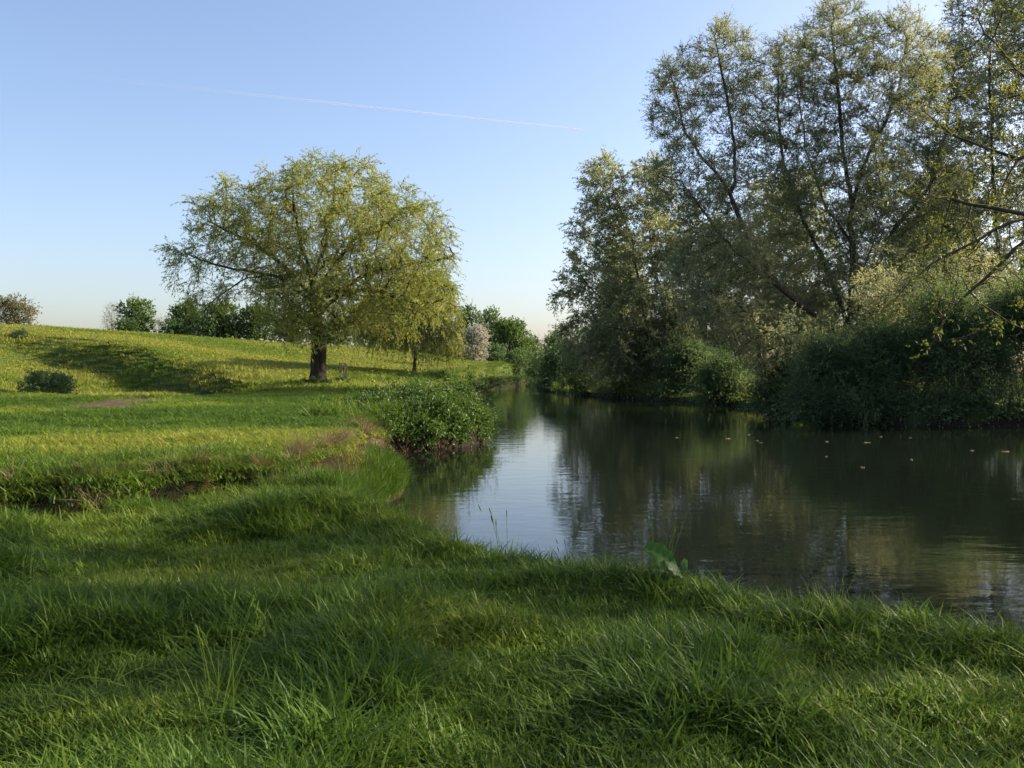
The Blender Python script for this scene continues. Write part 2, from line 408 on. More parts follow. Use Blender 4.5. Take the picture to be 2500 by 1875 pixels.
# ------------------------------------------------------------------ grass: clumps of blades set out by a point cloud
def blades(n, rad, h0, h1, wid, lean, curl, rng, tint=(0, 1), head=0.0):
    r = rad * np.sqrt(rng.random(n)); th = rng.random(n) * 6.283
    base = np.stack([r * np.cos(th), r * np.sin(th), np.full(n, -0.03)], 1)
    az = rng.random(n) * 6.283
    h = h0 + (h1 - h0) * rng.random(n) ** 1.3
    ln = lean * (0.3 + rng.random(n)); cu = curl * (0.2 + rng.random(n) * 1.3)
    d = np.stack([np.cos(az), np.sin(az), 0 * az], 1); side = np.stack([-np.sin(az), np.cos(az), 0 * az], 1)
    tw = rng.normal(0, .5, n)
    side = nrm(side * np.cos(tw)[:, None] + d * np.sin(tw)[:, None])
    ts = np.array([0, .35, .7, 1.0]); ws = np.array([.8, 1.0, .7, .08])
    if head: ws = np.array([.75, .65, .6, .55])
    rows = []
    for t, wv in zip(ts, ws):
        out = (ln * t + cu * t * t) * h
        up = h * t * (1 - 0.42 * np.clip(cu, 0, 1.6) * t)
        c = base + d * out[:, None] + np.array([0, 0, 1]) * up[:, None]
        wd = (wid * (0.6 + .8 * hash2(np.arange(n), np.arange(n) * 3, 5)) * wv * .5)[:, None]
        rows += [c - side * wd, c + side * wd]
    V = np.stack(rows, 1).reshape(-1, 3)
    k = np.arange(n)[:, None] * 8
    Q = np.concatenate([k + np.array([0, 1, 3, 2]), k + np.array([2, 3, 5, 4]), k + np.array([4, 5, 7, 6])], 0)
    t = tint[0] + (tint[1] - tint[0]) * rng.random(n)
    T = np.repeat(t, 8)
    if head:  # a seed head: a slim spindle at the top of each stem
        tip = V.reshape(n, 8, 3)[:, 7]; prev = V.reshape(n, 8, 3)[:, 5]; ax = nrm(tip - prev)
        sd = nrm(np.cross(ax, rng.normal(0, 1, (n, 3)))); s2 = np.cross(ax, sd)
        hv = []
        for (u, wv) in ((0, .2), (.35, 1), (.7, .8), (1, .1)):
            for s_, a_ in ((sd, 1), (s2, 1), (sd, -1), (s2, -1)):
                hv.append(tip + ax * u * head - ax * .01 + s_ * a_ * wv * 0.0045)
        HV = np.stack(hv, 1).reshape(-1, 3); k0 = len(V) + np.arange(n)[:, None] * 16
        HQ = [k0 + np.array([4 * a + b, 4 * a + (b + 1) % 4, 4 * a + 4 + (b + 1) % 4, 4 * a + 4 + b]) for a in range(3) for b in range(4)]
        V = np.vstack([V, HV]); Q = np.vstack([Q] + HQ); T = np.concatenate([T, np.repeat(t * 0 + tint[1], 16)])
    return V, Q, T

def grass_mat():
    m, nt, out = newmat('grass_blade')
    a = node(nt, "ShaderNodeAttribute"); a.attribute_name = 'tint'
    b = node(nt, "ShaderNodeAttribute"); b.attribute_name = 'lush_sun'; b.attribute_type = 'INSTANCER'
    mp = node(nt, "ShaderNodeMath"); mp.operation = 'MULTIPLY_ADD'; mp.inputs[1].default_value = 0.55
    nt.links.new(a.outputs['Fac'], mp.inputs[0]); nt.links.new(b.outputs['Fac'], mp.inputs[2])
    r = ramp(nt, [(0.0, (0.038, 0.088, 0.013)), (0.35, (0.090, 0.158, 0.019)), (0.62, (0.175, 0.235, 0.027)), (0.86, (0.27, 0.28, 0.045)), (1.0, (0.38, 0.30, 0.12))], mp.outputs[0])
    p = node(nt, "ShaderNodeBsdfPrincipled"); p.inputs['Roughness'].default_value = 0.5; p.inputs['Specular IOR Level'].default_value = 0.16
    t = node(nt, "ShaderNodeBsdfTranslucent")
    nt.links.new(r.outputs[0], p.inputs['Base Color']); nt.links.new(r.outputs[0], t.inputs[0])
    mx = node(nt, "ShaderNodeMixShader"); mx.inputs[0].default_value = 0.42
    nt.links.new(p.outputs[0], mx.inputs[1]); nt.links.new(t.outputs[0], mx.inputs[2]); nt.links.new(mx.outputs[0], out.inputs[0])
    return m
M['grass'] = grass_mat()

rng = np.random.default_rng(4)
CL = []
def clump(mat, *parts):
    Vs, Qs, Ts, o = [], [], [], 0
    for v, q, t in parts:
        Vs.append(v); Qs.append(q + o); Ts.append(t); o += len(v)
    me = quad_mesh('grass_clump', np.vstack(Vs), np.vstack(Qs), [mat], attrs={'tint': np.concatenate(Ts)})
    CL.append(me); return len(CL) - 1
near_k = [clump(M['grass'], blades(50, .13, .045, .125, .0082, .26, .45, rng, (.0, .6)), blades(2, .12, .05, .11, .006, .7, .9, rng, (.85, 1.0))) for _ in range(5)]
long_k = [clump(M['grass'], blades(46, .10, .09, .25, .0095, .27, .75, rng, (.0, .5)), blades(1, .10, .10, .2, .007, .7, 1.1, rng, (.8, 1.0))) for _ in range(5)]
flat_k = [clump(M['grass'], blades(26, .14, .07, .17, .0085, .55, 1.1, rng, (.1, .7)), blades(4, .12, .08, .16, .006, 1.0, 1.2, rng, (.85, 1.0)), blades(7, .09, .04, .09, .022, .9, .9, rng, (.0, .3))) for _ in range(4)]
seed_k = [clump(M['grass'], blades(6, .08, .30, .55, .006, .16, .15, rng, (.3, .6), head=.06), blades(8, .07, .2, .38, .006, .25, .5, rng, (.1, .5))) for _ in range(3)]
dry_k = [clump(M['dry_straw'], blades(60, .12, .10, .30, .006, .7, 1.4, rng, (0, 1))) for _ in range(3)]
mid_k = [clump(M['grass'], blades(64, .24, .05, .14, .011, .5, .6, rng, (.0, .62)), blades(1, .2, .05, .12, .009, .6, .9, rng, (.8, .95))) for _ in range(5)]
far_k = [clump(M['grass'], blades(70, .75, .08, .24, .035, .4, .5, rng, (.0, .7))) for _ in range(4)]

def flower_clump():
    n = 9
    V, Q, T = blades(n, .5, .22, .38, .006, .15, .1, rng, (.2, .5))
    k = np.arange(n); tip = V.reshape(n, 8, 3)[:, 7]
    HV = []; HQ = []
    for i in range(n):
        c = tip[i]; o = len(HV)
        tl = rng.normal(0, .35, 2)
        ring = [c + 0.021 * np.array([math.cos(a), math.sin(a), tl[0] * math.cos(a) + tl[1] * math.sin(a)]) + np.array([0, 0, .008]) for a in np.linspace(0, 6.283, 9)[:8]]
        HV += [c] + ring
        HQ += [(o, o + 1 + 2 * j, o + 2 + 2 * j, o + 1 + (2 * j + 2) % 8) for j in range(4)]
    Q = np.vstack([Q, np.array(HQ) + len(V)])
    mi = np.concatenate([np.zeros(3 * n), np.ones(len(HQ))])
    V = np.vstack([V, HV]); T = np.concatenate([T, np.full(len(HV), .5)])
    pm, nt, out = newmat('buttercup_petal')
    p = node(nt, "ShaderNodeBsdfPrincipled"); p.inputs['Base Color'].default_value = (0.72, 0.50, 0.02, 1); p.inputs['Roughness'].default_value = .35
    nt.links.new(p.outputs[0], out.inputs[0])
    me = quad_mesh('buttercup_clump', V, Q, [M['grass'], pm], mat_idx=mi, attrs={'tint': T})
    CL.append(me); return len(CL) - 1
flower_k = [flower_clump()]

def scatter(name, pts, rot, scl, idx, lush_sun, meshes):
    """one stuff object: a point mesh whose points carry the clumps"""
    coll = bpy.data.collections.new(name + '_clumps')
    for k, me in enumerate(meshes):
        coll.objects.link(bpy.data.objects.new('%s_clump_%03d' % (name, k), me))
    me = bpy.data.meshes.new(name)
    me.vertices.add(len(pts)); me.vertices.foreach_set("co", np.asarray(pts, np.float32).ravel())
    a = me.attributes.new('rot', 'FLOAT_VECTOR', 'POINT'); a.data.foreach_set("vector", np.asarray(rot, np.float32).ravel())
    a = me.attributes.new('scl', 'FLOAT_VECTOR', 'POINT'); a.data.foreach_set("vector", np.asarray(scl, np.float32).ravel())
    a = me.attributes.new('lush_sun', 'FLOAT', 'POINT'); a.data.foreach_set("value", np.asarray(lush_sun, np.float32))
    a = me.attributes.new('idx', 'INT', 'POINT'); a.data.foreach_set("value", np.asarray(idx, np.int32))
    o = link(name, me); o['kind'] = 'stuff'
    ng = bpy.data.node_groups.new(name + '_nodes', 'GeometryNodeTree')
    ng.interface.new_socket('Geometry', in_out='INPUT', socket_type='NodeSocketGeometry')
    ng.interface.new_socket('Geometry', in_out='OUTPUT', socket_type='NodeSocketGeometry')
    gi = ng.nodes.new('NodeGroupInput'); go = ng.nodes.new('NodeGroupOutput')
    ci = ng.nodes.new('GeometryNodeCollectionInfo'); ci.inputs['Collection'].default_value = coll
    ci.inputs['Separate Children'].default_value = True; ci.inputs['Reset Children'].default_value = True
    ip = ng.nodes.new('GeometryNodeInstanceOnPoints'); ip.inputs['Pick Instance'].default_value = True
    def na(n, t):
        q = ng.nodes.new('GeometryNodeInputNamedAttribute'); q.data_type = t; q.inputs['Name'].default_value = n
        return q.outputs['Attribute']
    e2r = ng.nodes.new('FunctionNodeEulerToRotation')
    ng.links.new(na('rot', 'FLOAT_VECTOR'), e2r.inputs[0])
    ng.links.new(gi.outputs[0], ip.inputs['Points']); ng.links.new(ci.outputs[0], ip.inputs['Instance'])
    ng.links.new(na('idx', 'INT'), ip.inputs['Instance Index']); ng.links.new(e2r.outputs[0], ip.inputs['Rotation'])
    ng.links.new(na('scl', 'FLOAT_VECTOR'), ip.inputs['Scale']); ng.links.new(ip.outputs[0], go.inputs[0])
    md = o.modifiers.new('scatter', 'NODES'); md.node_group = ng
    return o

def fan(n, d0, d1, a0, a1, power, rng):
    """random spots in the wedge the view covers, density falling with distance"""
    u = rng.random(n)
    d = (d0 ** power + u * (d1 ** power - d0 ** power)) ** (1 / power)
    t = a0 + (a1 - a0) * rng.random(n)
    return d * t, d            # t = x / y

P_, R_, S_, I_, LU = [], [], [], [], []
def put(x, y, z, idx, scale, lush_sun, tilt=.09):
    n = len(x)
    P_.append(np.stack([x, y, z], 1))
    R_.append(np.stack([rng.normal(0, tilt, n), rng.normal(0, tilt, n), rng.random(n) * 6.283], 1))
    S_.append(np.asarray(scale)); I_.append(idx); LU.append(lush_sun)
def sc3(s, h): return np.stack([s, s, s * h], 1)

# near: from the camera's feet to the gully
n = 26000
x, y = fan(n, 2.2, 12.5, -.78, .95, 1.25, rng)
z, so, pa, s, up = terrain(x, y)
tuft = fbm(x, y, 0.8, 61, 3); tuft2 = fbm(x, y, 2.4, 62, 2)
keep = (s > 0.05) & (rng.random(n) > so * 1.1) & ((up < -.42) | (x > -2.4) | (rng.random(n) < .18))
x, y, z, s, tuft, tuft2, up = (v[keep] for v in (x, y, z, s, tuft, tuft2, up))
n = len(x)
edge = sstep(1.6, .25, s)
pl = np.clip(sstep(.47, .68, tuft) * .75 + edge * .35 + .35 * sstep(-2.2, -.3, up) * (x < -.5), 0, 1)
kind = rng.random(n)
idx = np.where(kind < pl, rng.choice(long_k, n), np.where(kind < pl + .12, rng.choice(flat_k, n), rng.choice(near_k, n)))
idx = np.where((rng.random(n) < .0003 + .02 * sstep(.6, .2, s)), rng.choice(seed_k, n), idx)
lush_sun = np.clip(.10 * (1 - pl) + .32 * sstep(.42, .74, tuft2) + .16 * sstep(.2, 2.6, x) + rng.normal(0, .06, n), 0, .55)  # patchy growth, plus a sunlit strip at right painted into the blade colour
put(x, y, z, idx, sc3(.75 + .5 * rng.random(n), .7 + .45 * pl + .3 * rng.random(n)), lush_sun)

# meadow behind the gully
n = 52000
x, y = fan(n, 9, 62, -.66, .2, .55, rng)
z, so, pa, s, up = terrain(x, y)
keep = (s > 0.05) & (rng.random(n) > so * 1.1) & (rng.random(n) > pa * 1.05) & ((up > -.1) | (y > 24))
x, y, z, s, pa = (v[keep] for v in (x, y, z, s, pa))
n = len(x)
t2 = fbm(x, y, 5, 64, 3)
lush_sun = np.clip(.08 + .55 * sstep(.3, .75, t2) + .2 * pa + rng.normal(0, .05, n), 0, .6)
put(x, y, z, rng.choice(mid_k, n), sc3(.8 + .5 * rng.random(n) + y / 70, (.55 + .8 * fbm(x, y, 1.5, 66, 2)) * sstep(90, 0, y)), lush_sun)

# hill and far bank
n = 30000
x, y = fan(n, 45, 190, -.64, .1, .8, rng)
xr, yr = fan(9000, 42, 130, .06, .62, 1.0, rng)
x = np.concatenate([x, xr]); y = np.concatenate([y, yr]); n = len(x)
z, so, pa, s, up = terrain(x, y)
keep = (s > 0.1) & (rng.random(n) > pa * .8)
x, y, z, s = (v[keep] for v in (x, y, z, s)); n = len(x)
lush_sun = np.clip(.34 + .3 * sstep(.3, .7, fbm(x, y, 9, 68, 3)) + rng.normal(0, .06, n), 0, .6)
put(x, y, z, rng.choice(far_k, n), sc3(.7 + .6 * rng.random(n), .6 + .9 * fbm(x, y, 4, 69, 2)), lush_sun)

# long bank grass: the slumped clump beside the gully mouth, and the far left waterside
n = 5200
x = rng.uniform(-3.1, -1.4, n); y = rng.uniform(11.2, 21.5, n)
z, so, pa, s, up = terrain(x, y)
k = (s > .02) & (s < 1.3) & (up < -.12)
x, y, z = x[k], y[k], z[k]; n = len(x)
put(x, y, z, rng.choice(long_k, n), sc3(1.0 + .5 * rng.random(n), 1.15 + .7 * rng.random(n)), np.clip(rng.normal(.10, .07, n), 0, .5), .2)
n = 7000
x = rng.uniform(-8, 6, n); y = 22 + 150 * rng.random(n) ** 1.4
z, so, pa, s, up = terrain(x, y)
k = (s > .05) & (s < 1.2 + y * .006) & (x < 8)
x, y, z = x[k], y[k], z[k]; n = len(x)
put(x, y, z, rng.choice(long_k, n), sc3(1.4 + .8 * rng.random(n) + y / 200, 1.0 + .7 * rng.random(n)), np.clip(rng.normal(.2, .1, n), 0, .55), .15)

# dry tussocks hanging on the cut edge
n = 9000
x = rng.uniform(-9.5, -2.2, n); y = rng.uniform(8.5, 19.5, n)
z, so, pa, s, up = terrain(x, y)
k = (np.abs(up - .10) < .26) & (s > .2) & (rng.random(n) < (.16 + .6 * sstep(.45, .62, fbm(x, y, 1.1, 71, 2))) * np.where(x > -3.9, 1.6, .9))
x, y, z = x[k], y[k], z[k]; n = len(x)
put(x, y, z + .02, rng.choice(dry_k, n), sc3(.55 + .35 * rng.random(n), .38 + .3 * rng.random(n)), np.zeros(n), .75)

NG = len(CL)
scatter('grass', np.vstack(P_), np.vstack(R_), np.vstack(S_), np.concatenate(I_), np.concatenate(LU), CL)

# buttercups on the hill
n = 9000
x, y = fan(n, 55, 175, -.64, .03, .9, rng)
z, so, pa, s, up = terrain(x, y)
k = (rng.random(n) < sstep(.54, .70, fbm(x, y, 11, 81, 3)) * .8 + .004) & (z > 1.9) & (s > 2)
x, y, z = x[k], y[k], z[k]; n = len(x)
scatter('buttercups', np.stack([x, y, z], 1), np.stack([0 * x, 0 * x, rng.random(n) * 6.28], 1),
        sc3(1.0 + .5 * rng.random(n), .8 + 0 * x), np.zeros(n, int), np.full(n, .3), [CL[flower_k[0]]])

# ------------------------------------------------------------------ trees
def grow(paths, lobes, n_attr, D, kill, rng, iters=90, shell=0.5, trop=(0, 0, .08)):
    """branches: hand-set limbs first, then branching growth towards points spread through the crown's lobes"""
    pos = []; par = []
    for pth in paths:
        pth = np.asarray(pth, float)
        if pos:
            d = np.linalg.norm(np.array(pos) - pth[0], axis=1); last = int(d.argmin())
        else:
            pos.append(pth[0]); par.append(-1); last = 0
        seg = np.linalg.norm(np.diff(pth, axis=0), axis=1); L = seg.sum(); cum = np.concatenate([[0], np.cumsum(seg)])
        m = max(2, int(L / D))
        wob = np.cumsum(rng.normal(0, .09, (m + 1, 3)), 0) * D
        for k in range(1, m + 1):
            u = L * k / m
            p = np.array([np.interp(u, cum, pth[:, c]) for c in range(3)]) + wob[k] * (1 if len(paths) > 1 else .5)
            pos.append(p); par.append(last); last = len(pos) - 1
    vol = np.array([l[3] * l[4] * l[5] * (l[6] if len(l) > 6 else 1) for l in lobes]); cnt = np.maximum(8, (n_attr * vol / vol.sum())).astype(int)
    A = []
    for l, c in zip(lobes, cnt):
        v = nrm(rng.normal(0, 1, (c, 3))); r = rng.random(c) ** (1 / 3 * (1 - shell) + .12 * shell)
        A.append(np.array(l[:3]) + v * r[:, None] * np.array(l[3:6]))
    A = np.vstack(A)
    P = np.array(pos); best = np.full(len(A), 1e9); bi = np.zeros(len(A), int)
    def upd(new, off):
        for s in range(0, len(new), 400):
            d = np.linalg.norm(A[:, None] - new[None, s:s + 400], axis=2)
            j = d.argmin(1); dm = d[np.arange(len(A)), j]
            m = dm < best; best[m] = dm[m]; bi[m] = j[m] + off + s
    upd(P, 0)
    trop = np.array(trop)
    for it in range(iters):
        al = best > kill
        A = A[al]; best = best[al]; bi = bi[al]
        if len(A) < 3: break
        acc = np.zeros((len(P), 3)); np.add.at(acc, bi, nrm(A - P[bi]))
        idx = np.unique(bi)
        dirv = nrm(nrm(acc[idx]) + trop + rng.normal(0, .22, (len(idx), 3)))
        new = P[idx] + dirv * D
        off = len(P)
        P = np.vstack([P, new]); par += idx.tolist()
        old = best.copy(); upd(new, off)
        # points no new node came nearer to are dropped after a while
        stuck = (best >= old - 1e-6) & (rng.random(len(best)) < .25)
        A = A[~stuck]; best = best[~stuck]; bi = bi[~stuck]
    return P, np.array(par)

def radii(P, par, tip, p=2.25):
    r = np.zeros(len(P)); kids = np.zeros(len(P), int)
    for i in range(len(P) - 1, 0, -1):
        if kids[i] == 0: r[i] = tip ** p
        r[par[i]] += r[i]; kids[par[i]] += 1
    return np.maximum(r, tip ** p) ** (1 / p), kids

def tubes(P, par, r, flare=1.5, flare_h=1.2, rough=.1, rng=None):
    n = len(P); ch = [[] for _ in range(n)]
    for i in range(1, n): ch[par[i]].append(i)
    start = [(0, None)]; Vs, Qs = [], []; o = 0
    while start:
        i, frm = start.pop()
        chain = [i] if frm is None else [frm, i]
        while ch[chain[-1]]:
            c = sorted(ch[chain[-1]], key=lambda k: -r[k])
            start += [(k, chain[-1]) for k in c[1:]]
            chain.append(c[0])
        pts = P[chain]; rr = r[chain].copy()
        if frm is not None: rr[0] = min(rr[0], rr[1] * 1.25)
        if len(pts) < 2: continue
        k = 20 if rr.max() > .25 else 9 if rr.max() > .1 else 6 if rr.max() > .04 else 4
        if frm is None:
            rr *= 1 + (flare - 1) * np.exp(-np.abs(pts[:, 2] - pts[0, 2]) / (flare_h * .45))
        tan = nrm(np.gradient(pts, axis=0))
        u = np.cross(tan[0], [0.3, 1, 0.1]); u /= np.linalg.norm(u)
        U = np.empty_like(pts)
        for q in range(len(pts)):
            u = u - tan[q] * (u @ tan[q]); u /= np.linalg.norm(u) + 1e-9; U[q] = u
        W = np.cross(tan, U); an = np.arange(k) / k * 6.2832
        mod = np.ones((len(pts), k))
        if k >= 9:
            hh = np.cumsum(np.linalg.norm(np.gradient(pts, axis=0), axis=1))
            mod += rough * (vnoise(an[None] * 2.2 + 0 * hh[:, None], hh[:, None] + 0 * an[None], .9, o % 97) - .5) * 1.6
        ring = pts[:, None] + rr[:, None, None] * mod[..., None] * (U[:, None] * np.cos(an)[None, :, None] + W[:, None] * np.sin(an)[None, :, None])
        Vs.append(ring.reshape(-1, 3))
        a = np.arange(len(pts) - 1)[:, None] * k; b = np.arange(k)[None]
        q4 = np.stack([a + b, a + (b + 1) % k, a + k + (b + 1) % k, a + k + b], -1).reshape(-1, 4)
        Qs.append(q4 + o); o += len(pts) * k
    return np.vstack(Vs), np.vstack(Qs)

def shoots(base, dirs, length, droop, nleaf, ll, lw, rng, t0=.1, spread=.9, hang=.3, twig_r=.006, clump_noise=2.0, tbias=0.0):
    """leafy shoots: slim three-sided twigs with leaf blades along them"""
    n = len(base); ts = np.array([0, .4, .75, 1.0])
    dn = np.array([0, 0, -1.0])
    pts = base[:, None] + dirs[:, None] * (length[:, None] * ts)[..., None] + dn * (droop[:, None] * length[:, None] * ts ** 2)[..., None]
    a = nrm(np.cross(dirs, rng.normal(0, 1, (n, 3)))); b = np.cross(dirs, a)
    rr = twig_r * np.array([1, .8, .55, .25])
    rings = []
    for k in range(3):
        w = 2.0944 * k
        rings.append(pts + (a[:, None] * math.cos(w) + b[:, None] * math.sin(w)) * rr[None, :, None])
    TV = np.stack(rings, 2).reshape(-1, 3)
    k0 = np.arange(n)[:, None] * 12
    TQ = np.concatenate([k0 + np.array([3 * i + j, 3 * i + (j + 1) % 3, 3 * i + 3 + (j + 1) % 3, 3 * i + 3 + j]) for i in range(3) for j in range(3)], 0)
    m = nleaf
    t = t0 + (1 - t0) * rng.random((n, m))
    lp = base[:, None] + dirs[:, None] * (length[:, None] * t)[..., None] + dn * (droop[:, None] * length[:, None] * t ** 2)[..., None]
    tg = nrm(dirs[:, None] + dn * (2 * droop[:, None] * t)[..., None])
    ld = nrm(tg + rng.normal(0, spread, (n, m, 3)) + dn * hang).reshape(-1, 3)
    lp = lp.reshape(-1, 3); N = len(lp)
    sd = nrm(np.cross(ld, rng.normal(0, 1, (N, 3))))
    nm = np.cross(ld, sd)
    L = ll * (.6 + .8 * rng.random(N))[:, None]; W = lw * (.6 + .8 * rng.random(N))[:, None]
    LV = np.stack([lp, lp + ld * L * .45 + sd * W * .5 + nm * W * .12, lp + ld * L - nm * L * .08, lp + ld * L * .45 - sd * W * .5 + nm * W * .12], 1).reshape(-1, 3)
    LQ = np.arange(4 * N).reshape(-1, 4)
    cn = vnoise(lp[:, 0] + lp[:, 2] * .7, lp[:, 1] + lp[:, 2] * .6, clump_noise, 3)
    tint = np.clip(.5 + (cn - .5) * .9 + rng.normal(0, .17, N) + tbias, 0, 1)
    V = np.vstack([LV, TV]); Q = np.vstack([LQ, TQ + len(LV)])
    mi = np.concatenate([np.zeros(N, int), np.ones(len(TQ), int)])
    T = np.concatenate([np.repeat(tint, 4), np.full(len(TV), .5)])
    return V, Q, mi, T

def make_tree(name, base, paths, lobes, label, cat='tree', group=None, n_attr=1500, D=.4, kill=.55, tip=.012, pw=2.25, bark='bark', leaf='willow_leaf',
              per=6, sl=(.5, 1.1), droop=.35, nleaf=9, ll=.14, lw=.04, seed=1, thr=.035, flare=1.5, up=.1, out=.5, rand=.8, shell=.5, twig_r=.006, spread=.9, hang=.3, trop=(0, 0, .08), iters=90, cn=2.0, tbias=0.0):
    rng = np.random.default_rng(seed)
    t = thing(name, base, label, cat, group) if name else None
    base = np.asarray(base, float)
    paths = [np.asarray(p, float) - base for p in paths]
    lobes = [tuple(np.asarray(l[:3], float) - base) + tuple(l[3:]) for l in lobes]
    P, par = grow(paths, lobes, n_attr, D, kill, rng, shell=shell, trop=trop, iters=iters)
    r, kids = radii(P, par, tip, pw)
    TV, TQ = tubes(P, par, r, flare, 1.2, .22, rng)
    link('trunk', quad_mesh('trunk', TV, TQ, [M[bark]], smooth=True), t)
    sel = np.where((r < thr) & (np.arange(len(P)) > 0))[0]
    w = np.where(kids[sel] == 0, 2.0, 1.0)
    idx = np.repeat(sel, np.round(per * w).astype(int))
    e = P[idx] - P[par[idx]]; bp = P[par[idx]] + e * rng.random((len(idx), 1))
    cen = np.array([np.mean([l[c] for l in lobes]) for c in range(3)])
    dirs = nrm(nrm(e) * out + rng.normal(0, rand, (len(idx), 3)) + nrm(bp - cen) * .25 + np.array([0, 0, up]))
    ln = rng.uniform(sl[0], sl[1], len(idx))
    V, Q, mi, T = shoots(bp, dirs, ln, droop * (.4 + 1.2 * rng.random(len(idx))), nleaf, ll, lw, rng, twig_r=twig_r, spread=spread, hang=hang, clump_noise=cn, tbias=tbias)
    link('crown', quad_mesh('crown', V, Q, [M[leaf], M[bark]], mi, {'tint': T}), t)
    print('TREE', label[:30], len(P), len(idx), len(Q))
    return t

# --- the big willow on the meadow
WB = np.array([-11.35, 54.0, 0]); WB[2] = ground_z(WB[0], WB[1])[0] - .05
def wl(x, y, z): return WB + np.array([x, y, z])
paths = [[wl(0, 0, 0), wl(.05, 0, 2), wl(-.05, 0, 4.2), wl(-.2, 0, 6.2)],
         [wl(-.1, 0, 5.6), wl(-1, -.3, 8), wl(-1.6, -.2, 10.4), wl(-1.8, 0, 12)],
         [wl(-.2, 0, 6.2), wl(.3, .4, 8), wl(.7, .3, 9.8), wl(1, 0, 12.6)],
         [wl(-.1, 0, 5.4), wl(1.2, .6, 7.6), wl(2.0, .8, 8.8), wl(3.6, 1, 9.2), wl(5, .8, 10.4)],
         [wl(-.1, 0, 5.0), wl(-2.2, -.6, 7.2), wl(-3.8, -.4, 8.2), wl(-6.4, -.2, 9.6)],
         [wl(-.05, 0, 4.6), wl(-2.3, -.4, 6.4), wl(-4.2, -.6, 6.7), wl(-6.2, -.4, 7.1), wl(-8.8, -.2, 8.0)],
         [wl(-2.3, -.4, 6.4), wl(-4.0, -1.0, 6.1), wl(-5.6, -1.1, 5.0), wl(-6.6, -1.1, 3.9)],
         [wl(0, 0, 4.2), wl(1.8, -1, 5.4), wl(4, -1.4, 5.2), wl(6, -1, 4.6)],
         [wl(0, 0, 4.4), wl(.3, -2, 5.2), wl(.6, -4, 4.6)], [wl(0, 0, 3.8), wl(-.5, -1.8, 4.3), wl(-.9, -3.2, 3.2), wl(-1.0, -3.8, 2.6)], [wl(0, 0, 4.0), wl(1.0, -1.6, 4.4), wl(1.8, -3.0, 3.4), wl(2.2, -3.5, 2.7)], [wl(0, 0, 3.6), wl(.2, -1.8, 3.9), wl(.5, -3.2, 3.0)],
         [wl(0, 0, 5.2), wl(.2, 2.4, 7), wl(.5, 4.6, 8.8)],
         [wl(0, 0, 4.8), wl(2.4, 1.4, 6.6), wl(5.4, 1.6, 7.2), wl(7.6, 1, 7.6)],
         [wl(0, 0, 5.4), wl(-1.6, 2.4, 7.6), wl(-3, 4, 9)]]
L = lambda x, y, z, a, b, c, w=1: (*wl(x, y, z), a, b, c, w)
lobes = [L(.6, 0, 9.0, 5.7, 6, 4.3, 1.1), L(-4.3, 0, 9.7, 3.3, 4, 2.2), L(-7.2, 0, 7.5, 2.2, 2.4, 1.2, .9), L(-5.6, -.6, 5.5, 2.7, 2.6, 1.5, .55), L(5.0, 0, 8.2, 3.1, 4.5, 3.0),
         L(4.6, -1, 4.9, 3.8, 3.6, 2.2, 1.2), L(.4, -3, 4.7, 3.2, 2.6, 2.0, 2.6), L(.4, -3.2, 3.3, 2.8, 1.6, 1.0, 5.0), L(-1.5, 2, 6, 3, 3, 2.5, .7), L(7, .2, 6.6, 1.8, 2.2, 1.7, .8)]
make_tree('willow_tree', WB, paths, lobes, 'large yellow-green willow with a thick dark trunk standing in the meadow', n_attr=2900, D=.38, kill=.48, tip=.0125, pw=1.85, bark='bark', leaf='willow_leaf',
          per=4.1, sl=(.5, 1.1), droop=.3, nleaf=16, ll=.15, lw=.040, seed=11, thr=.03, flare=1.35, out=.5, rand=.75, up=.15, spread=.55, hang=.35)

# --- second willow, further along
W2 = np.array([-8.1, 76.0, 0]); W2[2] = ground_z(W2[0], W2[1])[0] - .05
def w2(x, y, z): return W2 + np.array([x, y, z])
L = lambda x, y, z, a, b, c, w=1: (*w2(x, y, z), a, b, c, w)
make_tree('willow_tree', W2, [[w2(0, 0, 0), w2(.1, 0, 1.6), w2(.3, 0, 3.2)], [w2(.2, 0, 2.6), w2(1.4, -.3, 4.4), w2(2.8, 0, 5.2)], [w2(.3, 0, 3.2), w2(-1.2, 0, 5), w2(-2.8, 0, 6.4)], [w2(.3, 0, 3.2), w2(.6, .5, 5.4), w2(1, 0, 8)], [w2(.2, 0, 3), w2(.5, -2, 4.6), w2(1, -3, 4.6)]],
          [L(.0, 0, 6.0, 3.4, 3.4, 2.6), L(2.0, -.5, 4.4, 2.0, 2.4, 2.0, 1.3), L(-2.4, 0, 4.6, 3.0, 3, 2.2, 1.1), L(.6, -2.0, 3.6, 2.6, 1.6, 1.4, 1.4), L(3.2, 0, 2.8, .8, 1.2, 1.6, 1.2)],
          'smaller drooping willow with a pale trunk behind the wooden tree guard', n_attr=1100, D=.42, kill=.55, tip=.013, bark='bark_grey', leaf='willow_leaf', per=6, sl=(.6, 1.4), droop=.9, nleaf=16, ll=.2, lw=.055,
          seed=12, thr=.035, flare=1.7, up=.05, rand=.75, spread=.5, hang=.5)

# --- right bank willows
def px(d): return d / F
def plobes(d, rows):
    out = []
    for (x, y, rx, ry, dy, w) in rows:
        p = at(x, y, d + dy); out.append((*p, rx * px(d), (rx + ry) * .5 * px(d) * .9, ry * px(d), w))
    return out
def ppath(d, rows):
    return [at(x, y, d + (r[0] if r else 0)) for (x, y, *r) in rows]

